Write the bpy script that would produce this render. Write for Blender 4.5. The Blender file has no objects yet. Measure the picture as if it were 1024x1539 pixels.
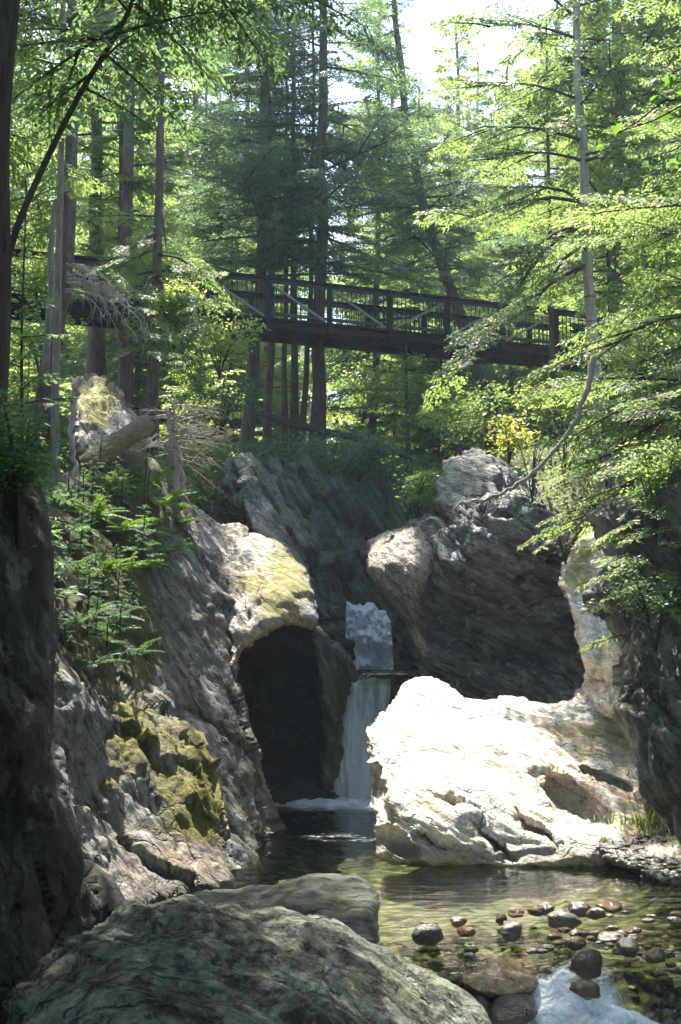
import bpy, math, random
import numpy as np
from mathutils import Vector, Matrix
R = math.radians
sc = bpy.context.scene
COL = sc.collection
# ------------------------------------------------------------------ camera
F = 1858.0; CX, CY = 512.0, 769.5; CZ = 2.5
PITCH = math.atan((1000 - CY) / F)
cam = bpy.data.cameras.new('camera'); cam.sensor_fit = 'HORIZONTAL'; cam.sensor_width = 36
cam.lens = F * 36 / 1024; cam.clip_end = 2000
camo = bpy.data.objects.new('camera', cam); COL.objects.link(camo)
camo.location = (0, 0, CZ); camo.rotation_euler = (math.pi / 2 + PITCH, 0, 0); sc.camera = camo
# ------------------------------------------------------------------ light
SUN_EL, SUN_AZ = R(63), R(-12)             # azimuth from +Y, positive to +X
SV = np.array([math.sin(SUN_AZ) * math.cos(SUN_EL), math.cos(SUN_AZ) * math.cos(SUN_EL), math.sin(SUN_EL)])
w = bpy.data.worlds.new('World'); sc.world = w; w.use_nodes = True
nt = w.node_tree; sky = nt.nodes.new('ShaderNodeTexSky'); sky.sky_type = 'NISHITA'; sky.sun_disc = False
sky.sun_elevation = SUN_EL; sky.sun_rotation = SUN_AZ
bg = nt.nodes['Background']; bg.inputs[1].default_value = 0.15; nt.links.new(sky.outputs[0], bg.inputs[0])
sl = bpy.data.lights.new('sun', 'SUN'); sl.energy = 5.0; sl.angle = R(0.5); sl.color = (1, 0.95, 0.86)
so = bpy.data.objects.new('sun', sl); COL.objects.link(so)
so.rotation_euler = Vector(SV).to_track_quat('Z', 'Y').to_euler(); so.location = (0, 20, 40)
vs = sc.view_settings; vs.view_transform = 'Standard'; vs.look = 'None'; vs.gamma = 1; vs.exposure = 2.0
cy = sc.cycles; cy.max_bounces = 7; cy.diffuse_bounces = 3; cy.glossy_bounces = 3; cy.transmission_bounces = 5
cy.transparent_max_bounces = 10; cy.volume_bounces = 0; cy.use_denoising = True
cy.sample_clamp_indirect = 6

# ------------------------------------------------------------------ helpers
def P(px, py, Y):
    """photo pixel + depth -> world point (works on arrays)"""
    px, py, Y = np.broadcast_arrays(np.asarray(px, float), np.asarray(py, float), np.asarray(Y, float))
    u = (px - CX) / F; v = (CY - py) / F
    t = Y / (math.cos(PITCH) - v * math.sin(PITCH))
    return np.stack([u * t, Y, CZ + (math.sin(PITCH) + v * math.cos(PITCH)) * t], -1)
def proj(p):
    p = np.asarray(p, float); x = p[..., 0]; y = p[..., 1]; z = p[..., 2] - CZ
    d = np.maximum(y * math.cos(PITCH) + z * math.sin(PITCH), 1e-3)
    v = (-y * math.sin(PITCH) + z * math.cos(PITCH)) / d
    return CX + F * x / d, CY - F * v
def _h(i, s):
    n = i[..., 0] * 127.1 + i[..., 1] * 311.7 + i[..., 2] * 74.7 + s * 19.19
    v = np.sin(n) * 43758.5453
    return v - np.floor(v)
def vn(p, s=0):
    i = np.floor(p); f = p - i; u = f * f * (3 - 2 * f); r = 0
    for a in (0, 1):
        for b in (0, 1):
            for c in (0, 1):
                wgt = (u[..., 0] if a else 1 - u[..., 0]) * (u[..., 1] if b else 1 - u[..., 1]) * (u[..., 2] if c else 1 - u[..., 2])
                r = r + wgt * _h(i + np.array([a, b, c]), s)
    return r * 2 - 1
def fbm(p, o=4, s=0, g=.5):
    r = 0; a = 1
    for k in range(o):
        r = r + a * vn(p, s + k); p = p * 2.03 + 7.7; a *= g
    return r
def worley(p, s=0):
    i0 = np.floor(p); b1 = np.full(len(p), 9.); b2 = b1.copy(); idv = np.zeros(len(p)); dv = np.zeros_like(p)
    for a in (-1, 0, 1):
        for b in (-1, 0, 1):
            for c in (-1, 0, 1):
                i = i0 + np.array([a, b, c]); o = np.stack([_h(i, s), _h(i, s + 1), _h(i, s + 2)], -1); e = p - (i + o); d = np.sqrt((e ** 2).sum(-1))
                k = d < b1; b2 = np.where(k, b1, np.minimum(b2, d)); idv = np.where(k, _h(i, s + 3), idv); dv = np.where(k[:, None], e, dv); b1 = np.where(k, d, b1)
    return idv * 2 - 1, b2 - b1, dv
def tps(pts, vals, q, reg=1e-3):
    pts = np.asarray(pts, float) / 100; q = np.asarray(q, float) / 100; n = len(pts)
    def ph(r2): return np.where(r2 > 1e-12, r2 * np.log(r2 + 1e-20) * .5, 0)
    K = ph(((pts[:, None] - pts[None]) ** 2).sum(-1)) + reg * np.eye(n)
    Q = np.hstack([np.ones((n, 1)), pts])
    A = np.block([[K, Q], [Q.T, np.zeros((3, 3))]])
    c = np.linalg.solve(A, np.concatenate([vals, np.zeros(3)]))
    return ph(((q[:, None] - pts[None]) ** 2).sum(-1)) @ c[:n] + c[n] + q @ c[n + 1:]
def mesh(name, V, faces, mat=None, smooth=True, attrs=None):
    """faces: list of int arrays (M,k)"""
    m = bpy.data.meshes.new(name); V = np.asarray(V, np.float32)
    m.vertices.add(len(V)); m.vertices.foreach_set('co', V.ravel())
    faces = [np.asarray(f) for f in faces if len(f)]
    idx = np.concatenate([f.ravel() for f in faces]).astype(np.int32)
    tot = np.concatenate([np.full(len(f), f.shape[1]) for f in faces]).astype(np.int32)
    st = np.concatenate([[0], np.cumsum(tot)[:-1]]).astype(np.int32)
    m.loops.add(len(idx)); m.loops.foreach_set('vertex_index', idx)
    m.polygons.add(len(tot)); m.polygons.foreach_set('loop_start', st); m.polygons.foreach_set('loop_total', tot)
    m.polygons.foreach_set('use_smooth', np.full(len(tot), smooth))
    for k, a in (attrs or {}).items():
        at = m.attributes.new(k, 'FLOAT', 'POINT'); at.data.foreach_set('value', np.asarray(a, np.float32))
    m.update(calc_edges=True); m.validate()
    if mat: m.materials.append(mat)
    return m
def tag(o, label=None, cat=None, group=None, kind=None):
    if label: o['label'] = label
    if cat: o['category'] = cat
    if group: o['group'] = group
    if kind: o['kind'] = kind
    return o
def obj(name, m, parent=None, loc=None):
    """link mesh; world-space verts are re-centred on loc"""
    o = bpy.data.objects.new(name, m); COL.objects.link(o)
    if parent: o.parent = parent
    elif loc is not None:
        m.transform(Matrix.Translation(-Vector(loc))); o.location = loc
    return o
def empty(name, loc):
    o = bpy.data.objects.new(name, None); COL.objects.link(o); o.location = loc; o.empty_display_size = .2
    return o
def part(name, V, faces, mat, root, smooth=True, attrs=None):
    V = np.asarray(V, float) - np.array(root.location)
    return obj(name, mesh(name, V, faces, mat, smooth, attrs), root)
class MB:
    """collects shapes into one mesh"""
    def __init__(s): s.V = []; s.Fc = {}; s.n = 0
    def add(s, V, *faces):
        for f in faces:
            f = np.asarray(f)
            if len(f): s.Fc.setdefault(f.shape[1], []).append(f + s.n)
        s.V.append(np.asarray(V, float)); s.n += len(V)
    def tube(s, pts, rad, k=8, cap=True):
        pts = np.asarray(pts, float); n = len(pts); rad = np.broadcast_to(rad, (n,))
        T = np.gradient(pts, axis=0); T /= np.linalg.norm(T, axis=1)[:, None] + 1e-9
        a = np.array([0, 0, 1.]) if abs(T[0, 2]) < .9 else np.array([0, 1., 0])
        A = np.cross(T, a); A /= np.linalg.norm(A, axis=1)[:, None] + 1e-9; B = np.cross(T, A)
        th = np.arange(k) * 2 * math.pi / k
        V = pts[:, None] + rad[:, None, None] * (np.cos(th)[None, :, None] * A[:, None] + np.sin(th)[None, :, None] * B[:, None])
        i = np.arange(n - 1)[:, None] * k; j = np.arange(k)[None]
        q = np.stack([i + j, i + (j + 1) % k, i + k + (j + 1) % k, i + k + j], -1).reshape(-1, 4)
        s.add(V.reshape(-1, 3), q)
        if cap:
            m = s.n - n * k
            s.Fc.setdefault(k, []).append(np.array([m + np.arange(k)[::-1], m + (n - 1) * k + np.arange(k)]))
    def beam(s, p, q, wd, ht, up=(0, 0, 1)):
        p = np.asarray(p, float); q = np.asarray(q, float); d = (q - p) / np.linalg.norm(q - p)
        a = np.cross(d, up); a /= np.linalg.norm(a); b = np.cross(a, d)
        V = [c + i * a * wd / 2 + j * b * ht / 2 for c in (p, q) for i, j in ((-1, -1), (1, -1), (1, 1), (-1, 1))]
        s.add(V, [[0, 1, 2, 3], [7, 6, 5, 4], [0, 4, 5, 1], [1, 5, 6, 2], [2, 6, 7, 3], [3, 7, 4, 0]])
    def data(s): return np.concatenate(s.V), [np.concatenate(f) for f in s.Fc.values()]
    def build(s, name, mat, root=None, smooth=True):
        V, f = s.data()
        if root is not None: return part(name, V, f, mat, root, smooth)
        return obj(name, mesh(name, V, f, mat, smooth))
rng = np.random.default_rng(7)

# ------------------------------------------------------------------ materials
def newmat(name):
    m = bpy.data.materials.new(name); m.use_nodes = True; t = m.node_tree
    return m, t, t.nodes['Principled BSDF'], t.nodes['Material Output']
def N(t, typ, **kw):
    n = t.nodes.new('ShaderNode' + typ)
    for k, v in kw.items():
        if k.startswith('i_'): n.inputs[k[2:].replace('_', ' ')].default_value = v
        else: setattr(n, k, v)
    return n
def noise(t, vec, scale, detail=6, rough=.6, dist=0):
    n = N(t, 'TexNoise'); n.inputs['Scale'].default_value = scale; n.inputs['Detail'].default_value = detail
    n.inputs['Roughness'].default_value = rough; n.inputs['Distortion'].default_value = dist
    t.links.new(vec, n.inputs['Vector']); return n.outputs['Fac']
def ramp(t, fac, stops):
    r = N(t, 'ValToRGB'); e = r.color_ramp.elements
    while len(e) < len(stops): e.new(.5)
    for el, (p, c) in zip(e, stops):
        el.position = p; el.color = (*(c if hasattr(c, '__len__') else (c, c, c)), 1)
    t.links.new(fac, r.inputs[0]); return r.outputs[0]
def mix(t, fac, a, b, mode='MIX'):
    m = N(t, 'MixRGB', blend_type=mode)
    for i, v in enumerate((fac, a, b)):
        if hasattr(v, 'links'): t.links.new(v, m.inputs[i])
        elif hasattr(v, '__len__'): m.inputs[i].default_value = (*v, 1)
        else: m.inputs[i].default_value = v
    return m.outputs[0]
def mth(t, op, a, b=0.0):
    m = N(t, 'Math', operation=op)
    for i, v in enumerate((a, b)):
        if hasattr(v, 'links'): t.links.new(v, m.inputs[i])
        else: m.inputs[i].default_value = v
    return m.outputs[0]
def mapped(t, rot=(0, 0, 0), scale=(1, 1, 1)):
    c = N(t, 'NewGeometry'); mp = N(t, 'Mapping', vector_type='TEXTURE')
    mp.inputs['Rotation'].default_value = rot; mp.inputs['Scale'].default_value = scale
    t.links.new(c.outputs['Position'], mp.inputs['Vector']); return mp.outputs['Vector']
def attr(t, name):
    a = N(t, 'Attribute'); a.attribute_name = name; return a.outputs['Fac']
def rock_mat(name, pale, mid, dark, bed=(0, R(55), 0), stretch=5, moss=.0, lichen=.3, bump=.6, scale=1., cover=.5, rough=.75, wet=True, pit=.8, pits=9, crack=.75, plo=.36, stain=.9, mosscol=((.09, .11, .015), (.17, .15, .03))):
    m, t, b, o = newmat(name); L = t.links.new
    v = mapped(t, bed, (stretch, 1.6, .55))
    v0 = mapped(t)
    n1 = noise(t, v, 2.2 * scale, 10, .66, .35)
    n2 = noise(t, v0, .9 * scale, 5, .6, .3)
    n3 = noise(t, v0, 17 * scale, 9, .78)
    n4 = noise(t, v, pits * scale, 8, .7, .2)
    base = ramp(t, n1, [(.3, dark), (.46, mid), (.58, pale), (.72, mid)])
    fine = ramp(t, n4, [(plo, (.1, .1, .1)), (plo + .1, (.95, .95, .95)), (.75, (1.25, 1.22, 1.15))])
    base = mix(t, pit, base, fine, 'MULTIPLY')
    st = ramp(t, n2, [(cover - .12, (0, 0, 0)), (cover + .12, (1, 1, 1))])
    stn = mix(t, .8, dark, base)
    base = mix(t, st, stn, base)
    spk = ramp(t, n3, [(.36, (.32, .31, .3)), (.52, (1, 1, 1)), (.68, (1.35, 1.35, 1.35))])
    base = mix(t, .75, base, spk, 'MULTIPLY')
    base = mix(t, stain, base, ramp(t, noise(t, v0, 1.4 * scale, 6, .7, .4), [(.42, (1, 1, 1)), (.6, (1.2, .98, .74)), (.75, (.9, .7, .5))]), 'MULTIPLY')
    vc = N(t, 'VectorMath', operation='ADD'); nc = N(t, 'TexNoise'); nc.inputs['Scale'].default_value = 1.7; nc.inputs['Detail'].default_value = 5
    L(v0, nc.inputs['Vector']); sc_ = N(t, 'VectorMath', operation='SCALE'); sc_.inputs['Scale'].default_value = .9; L(nc.outputs['Color'], sc_.inputs[0]); L(v, vc.inputs[0]); L(sc_.outputs[0], vc.inputs[1])
    vo = N(t, 'TexVoronoi', feature='DISTANCE_TO_EDGE'); vo.inputs['Scale'].default_value = 1.15 * scale; L(vc.outputs[0], vo.inputs['Vector'])
    ck = ramp(t, vo.outputs['Distance'], [(.0, (0, 0, 0)), (.035, (1, 1, 1))])
    ckm = mth(t, 'MULTIPLY', mth(t, 'SUBTRACT', 1.0, ck), ramp(t, n2, [(.4, (0, 0, 0)), (.6, (1, 1, 1))]))
    base = mix(t, mth(t, 'MULTIPLY', ckm, crack), base, [c * .35 for c in dark])
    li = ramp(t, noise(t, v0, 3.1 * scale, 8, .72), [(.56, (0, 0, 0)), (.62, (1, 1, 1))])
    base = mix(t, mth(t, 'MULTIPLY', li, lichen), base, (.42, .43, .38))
    # moss grows on what faces up, in clumps, where the rock carries moss
    g = N(t, 'NewGeometry'); sp = N(t, 'SeparateXYZ'); L(g.outputs['Normal'], sp.inputs[0])
    mf = mth(t, 'ADD', mth(t, 'MULTIPLY', sp.outputs['Z'], .35), mth(t, 'ADD', mth(t, 'MULTIPLY', noise(t, mapped(t, bed, (1.9, 1.1, .75)), 3.2, 9, .75), 1.6), -.25))
    mf = mth(t, 'ADD', mf, mth(t, 'MULTIPLY', attr(t, 'moss'), .75)); mf = mth(t, 'ADD', mf, moss - 1.0)
    mm = ramp(t, mf, [(.08, (0, 0, 0)), (.2, (.55, .55, .55)), (.36, (1, 1, 1))])
    mc = ramp(t, noise(t, v0, 7, 8, .78), [(.33, mosscol[0]), (.68, mosscol[1])])
    base = mix(t, mm, base, mc)
    if wet:
        ps = N(t, 'SeparateXYZ'); L(g.outputs['Position'], ps.inputs[0])
        wz = mth(t, 'ADD', ps.outputs['Z'], mth(t, 'MULTIPLY', n2, -.35))
        wm = ramp(t, wz, [(.0, (1, 1, 1)), (.2, (0, 0, 0))])
        base = mix(t, mth(t, 'MULTIPLY', wm, .65), base, (.05, .045, .035))
        L(mth(t, 'SUBTRACT', rough, mth(t, 'MULTIPLY', wm, .45)), b.inputs['Roughness'])
    else: b.inputs['Roughness'].default_value = rough
    L(base, b.inputs['Base Color'])
    b.inputs['Specular IOR Level'].default_value = .35
    h = mth(t, 'ADD', mth(t, 'MULTIPLY', n1, 1.0), mth(t, 'ADD', mth(t, 'MULTIPLY', n4, .45), mth(t, 'MULTIPLY', n3, .3)))
    h = mth(t, 'ADD', h, mth(t, 'MULTIPLY', mm, mth(t, 'MULTIPLY', noise(t, v0, 26, 4, .7), .45)))
    h = mth(t, 'SUBTRACT', h, mth(t, 'MULTIPLY', ckm, .6))
    for fs, fw in ((1.9, .75), (5.5, .3)):
        vf = N(t, 'TexVoronoi', feature='F1', distance='MANHATTAN'); vf.inputs['Scale'].default_value = fs * scale; L(vc.outputs[0], vf.inputs['Vector'])
        h = mth(t, 'ADD', h, mth(t, 'MULTIPLY', vf.outputs['Distance'], -fw))
    bp = N(t, 'Bump'); bp.inputs['Strength'].default_value = bump; bp.inputs['Distance'].default_value = .12
    L(h, bp.inputs['Height']); L(bp.outputs[0], b.inputs['Normal'])
    return m
def leaf_mat(name, c1, c2, tr, trw=.5, gloss=.25):
    """c1..c2 diffuse range, tr transmitted colour"""
    m, t, b, o = newmat(name); L = t.links.new
    tint = attr(t, 'tint')
    nz = noise(t, mapped(t), .6, 3, .6)
    f = mth(t, 'ADD', mth(t, 'MULTIPLY', tint, .65), mth(t, 'MULTIPLY', nz, .4))
    dc = ramp(t, f, [(.2, c1), (.85, c2)])
    tc = ramp(t, f, [(.2, [x * .6 for x in tr]), (.85, tr)])
    L(dc, b.inputs['Base Color']); b.inputs['Roughness'].default_value = .55
    b.inputs['Specular IOR Level'].default_value = gloss * 1.6
    tl = N(t, 'BsdfTranslucent'); L(tc, tl.inputs[0])
    mx = N(t, 'MixShader'); mx.inputs[0].default_value = trw
    L(b.outputs[0], mx.inputs[1]); L(tl.outputs[0], mx.inputs[2]); L(mx.outputs[0], o.inputs[0])
    return m
def bark_mat(name, c1, c2, vs_=(.25, .25, 1.6), sc_=2.2, bands=None, lich=0.25):
    m, t, b, o = newmat(name); L = t.links.new
    v = mapped(t, (0, 0, 0), vs_); n1 = noise(t, v, sc_ * 2, 8, .7, .5); n2 = noise(t, mapped(t), 1.3, 5)
    c = ramp(t, n1, [(.32, c1), (.68, c2)])
    c = mix(t, mth(t, 'MULTIPLY', ramp(t, n2, [(.5, (0, 0, 0)), (.65, (1, 1, 1))]), lich), c, (.22, .24, .2))
    if bands:
        vb = mapped(t, (0, 0, 0), (1.5, 1.5, .12)); nb = noise(t, vb, 2.0, 5, .6)
        c = mix(t, ramp(t, nb, [(.58, (0, 0, 0)), (.66, (1, 1, 1))]), c, bands)
    L(c, b.inputs['Base Color']); b.inputs['Roughness'].default_value = .85; b.inputs['Specular IOR Level'].default_value = .2
    bp = N(t, 'Bump'); bp.inputs['Strength'].default_value = .9; bp.inputs['Distance'].default_value = .04
    L(n1, bp.inputs['Height']); L(bp.outputs[0], b.inputs['Normal']); return m
M = {}
M['white'] = rock_mat('pale_schist', (.78, .74, .67), (.68, .64, .58), (.36, .32, .28), (0, R(28), 0), 4, moss=-.05, lichen=.05, cover=.28, bump=.7, scale=1.3, rough=.8, pit=.5, crack=.55, mosscol=((.2, .19, .05), (.36, .33, .1)))
M['grey'] = rock_mat('grey_schist', (.27, .27, .265), (.155, .155, .15), (.025, .024, .022), (0, R(58), R(20)), 5, moss=.08, lichen=.25, bump=1., cover=.47, mosscol=((.035, .045, .01), (.1, .1, .018)))
M['ledge'] = rock_mat('mossy_ledge_schist', (.36, .34, .31), (.16, .15, .135), (.022, .02, .018), (0, R(62), R(20)), 4, moss=.12, lichen=.25, bump=1., cover=.47, mosscol=((.07, .065, .01), (.22, .19, .025)))
M['bulge'] = rock_mat('pale_mossy_schist', (.52, .47, .42), (.36, .33, .3), (.12, .11, .1), (0, R(50), 0), 4, moss=.1, lichen=.3, bump=.8, mosscol=((.14, .13, .02), (.28, .25, .045)))
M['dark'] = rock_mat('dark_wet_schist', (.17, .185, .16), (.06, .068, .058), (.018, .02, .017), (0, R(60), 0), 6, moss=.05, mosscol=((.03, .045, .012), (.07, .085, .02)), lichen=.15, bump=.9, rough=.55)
M['wall'] = rock_mat('stained_schist', (.33, .32, .3), (.135, .135, .13), (.024, .024, .025), (0, R(25), 0), 4, moss=.02, lichen=.9, bump=1., cover=.48, rough=.6, stain=.15)  # lichen raised so its pale mottles also paint in bounced light
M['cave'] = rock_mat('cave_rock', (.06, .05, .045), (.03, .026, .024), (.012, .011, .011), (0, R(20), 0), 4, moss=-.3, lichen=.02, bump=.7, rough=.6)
M['fore'] = rock_mat('green_grey_schist', (.25, .3, .24), (.14, .165, .13), (.018, .018, .016), (R(35), R(48), R(25)), 3.5, moss=-.2, lichen=.1, bump=1.2, scale=1.5, cover=.5, wet=False, pit=1., pits=5, crack=.6, plo=.42)
M['fore2'] = rock_mat('dull_green_schist', (.06, .07, .052), (.042, .048, .037), (.018, .018, .015), (0, R(12), R(30)), 5, moss=-.3, lichen=.05, bump=.7, scale=1.5)
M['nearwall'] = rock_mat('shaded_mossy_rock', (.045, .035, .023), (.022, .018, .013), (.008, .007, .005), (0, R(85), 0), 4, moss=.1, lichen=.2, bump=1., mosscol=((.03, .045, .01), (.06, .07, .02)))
M['earth'] = rock_mat('forest_floor', (.13, .095, .055), (.08, .06, .035), (.03, .024, .016), (0, 0, 0), 1, moss=.5, lichen=.15, bump=.8, wet=False, mosscol=((.06, .1, .015), (.16, .17, .03)))
M['cobble'] = rock_mat('stream_cobble', (.3, .29, .27), (.2, .19, .18), (.09, .08, .07), (0, R(20), 0), 2, moss=-.5, lichen=.05, bump=.3, scale=3)
M['cobble_brown'] = rock_mat('brown_cobble', (.2, .12, .06), (.13, .08, .04), (.05, .03, .02), (0, R(20), 0), 2, moss=-.5, lichen=.02, bump=.3, scale=3, rough=.5)
M['cobble_gold'] = rock_mat('golden_wet_cobble', (.34, .22, .07), (.22, .14, .05), (.08, .06, .03), (0, R(20), 0), 2, moss=-.5, lichen=.02, bump=.3, scale=3, rough=.3)
M['cobble_rust'] = rock_mat('rusty_cobble', (.5, .26, .1), (.38, .18, .07), (.2, .1, .05), (0, R(20), 0), 2, moss=-.5, lichen=.02, bump=.3, scale=3)
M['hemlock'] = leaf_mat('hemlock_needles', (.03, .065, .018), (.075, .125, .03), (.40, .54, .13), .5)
M['hemlock_blue'] = leaf_mat('shaded_hemlock_needles', (.022, .055, .028), (.05, .1, .045), (.22, .36, .12), .45)  # the hemlock needles again, darker and bluer: shade put into the leaf colour
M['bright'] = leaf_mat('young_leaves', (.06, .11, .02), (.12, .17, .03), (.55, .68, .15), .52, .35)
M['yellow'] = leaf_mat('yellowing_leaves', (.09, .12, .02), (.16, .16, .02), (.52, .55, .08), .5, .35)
M['maple'] = leaf_mat('maple_leaves', (.035, .09, .015), (.06, .12, .02), (.2, .42, .04), .45, .4)
M['fern'] = leaf_mat('fern_fronds', (.05, .12, .015), (.09, .17, .025), (.3, .5, .05), .45)
M['grass'] = leaf_mat('grass_blades', (.08, .13, .02), (.14, .17, .03), (.35, .42, .06), .4)
M['bark'] = bark_mat('brown_bark', (.035, .026, .02), (.15, .115, .09))
M['darkbark'] = bark_mat('dark_bark', (.02, .016, .013), (.085, .066, .05), lich=.1)
M['palebark'] = bark_mat('pale_bark', (.09, .075, .06), (.3, .26, .22), lich=.4)
M['birch'] = bark_mat('birch_bark', (.2, .16, .13), (.5, .45, .4), bands=(.12, .09, .075), lich=.2)
M['deadwood'] = bark_mat('bleached_dead_wood', (.2, .17, .15), (.46, .41, .37), lich=.1)
M['log'] = bark_mat('weathered_log', (.09, .06, .035), (.26, .18, .11), (1.2, .3, .3), lich=.1)
def plain(name, c, rough=.6, met=0):
    m, t, b, o = newmat(name)
    n = noise(t, mapped(t), 6, 5, .6); c2 = [x * .6 for x in c]
    t.links.new(ramp(t, n, [(.3, c2), (.7, c)]), b.inputs['Base Color'])
    b.inputs['Roughness'].default_value = rough; b.inputs['Metallic'].default_value = met; b.inputs['Specular IOR Level'].default_value = .15; return m
M['bridge'] = plain('backlit_timber', (.0045, .005, .007), .55)  # near black: the backlit darkness is put into the timber colour
M['rail'] = plain('grey_rail_board', (.06, .055, .065), .7)
M['brace'] = plain('weathered_brace_timber', (.26, .23, .21), .8)
M['cable'] = plain('steel_cable', (.3, .3, .3), .5, .6)
def water_mat():
    m, t, b, o = newmat('stream_water'); L = t.links.new
    t.nodes.remove(b)
    g = N(t, 'NewGeometry')
    v = mapped(t, (0, 0, 0), (1.6, .7, 1)); v2 = mapped(t, (0, 0, R(15)), (.5, .16, 1))
    h = mth(t, 'ADD', mth(t, 'MULTIPLY', noise(t, v, 2.2, 4, .55, .6), 1.0), mth(t, 'MULTIPLY', noise(t, v2, 2.0, 3, .5, .4), .35))
    rip = attr(t, 'ripple')
    bp = N(t, 'Bump'); bp.inputs['Distance'].default_value = .05
    L(mth(t, 'MULTIPLY', rip, 1.0), bp.inputs['Strength']); L(h, bp.inputs['Height'])
    fr = N(t, 'Fresnel', i_IOR=1.33); L(bp.outputs[0], fr.inputs['Normal'])
    gl = N(t, 'BsdfGlossy'); gl.inputs['Roughness'].default_value = .05; gl.inputs[0].default_value = (1, 1, 1, 1); L(bp.outputs[0], gl.inputs['Normal'])
    tr = N(t, 'BsdfTransparent'); tr.inputs[0].default_value = (.62, .7, .5, 1)
    ms = N(t, 'MixShader'); L(fr.outputs[0], ms.inputs[0]); L(tr.outputs[0], ms.inputs[1]); L(gl.outputs[0], ms.inputs[2])
    fo = N(t, 'BsdfPrincipled'); L(ramp(t, noise(t, mapped(t, (0, 0, R(-25)), (.5, .2, .5)), 5.0, 8, .75, .8), [(.3, (.3, .36, .4)), (.62, (.8, .84, .87))]), fo.inputs['Base Color']); fo.inputs['Roughness'].default_value = .7
    L(bp.outputs[0], fo.inputs['Normal'])
    fm = mth(t, 'ADD', mth(t, 'MULTIPLY', attr(t, 'foam'), 1.25), mth(t, 'MULTIPLY', mth(t, 'SUBTRACT', noise(t, mapped(t, (0, 0, R(-25)), (.5, .22, .5)), 3.4, 9, .74, .9), .5), 1.9))
    fk = ramp(t, fm, [(.3, (0, 0, 0)), (.6, (.4, .4, .4)), (1.0, (1, 1, 1))])
    m2 = N(t, 'MixShader'); L(fk, m2.inputs[0]); L(ms.outputs[0], m2.inputs[1]); L(fo.outputs[0], m2.inputs[2])
    L(m2.outputs[0], o.inputs[0]); return m
M['water'] = water_mat()
def fall_mat(name, streak, cover):
    m, t, b, o = newmat(name); L = t.links.new
    v = mapped(t, (0, 0, 0), (.12, .3, streak))
    n = noise(t, v, 1.0, 8, .68, .5); n2 = noise(t, mapped(t), 5, 6, .7)
    k = mth(t, 'ADD', mth(t, 'MULTIPLY', n, .75), mth(t, 'MULTIPLY', n2, .35))
    b.inputs['Base Color'].default_value = (.84, .9, .97, 1); b.inputs['Roughness'].default_value = .4
    bp = N(t, 'Bump'); bp.inputs['Strength'].default_value = .8; bp.inputs['Distance'].default_value = .08
    L(k, bp.inputs['Height']); L(bp.outputs[0], b.inputs['Normal'])
    tl = N(t, 'BsdfTranslucent'); tl.inputs[0].default_value = (.8, .85, .92, 1)
    a = N(t, 'MixShader'); a.inputs[0].default_value = .35; L(b.outputs[0], a.inputs[1]); L(tl.outputs[0], a.inputs[2])
    tr = N(t, 'BsdfTransparent'); tr.inputs[0].default_value = (.75, .82, .8, 1)
    mx = N(t, 'MixShader')
    L(ramp(t, k, [(cover - .1, (.4, .4, .4)), (cover + .12, (1, 1, 1))]), mx.inputs[0]); L(tr.outputs[0], mx.inputs[1]); L(a.outputs[0], mx.inputs[2])
    L(mx.outputs[0], o.inputs[0]); return m
M['fall_up'] = fall_mat('white_water', .35, .28)
M['strand'] = fall_mat('foaming_strand', 1.2, .34)
M['fall_low'] = fall_mat('falling_water', 1.6, .48)

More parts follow.
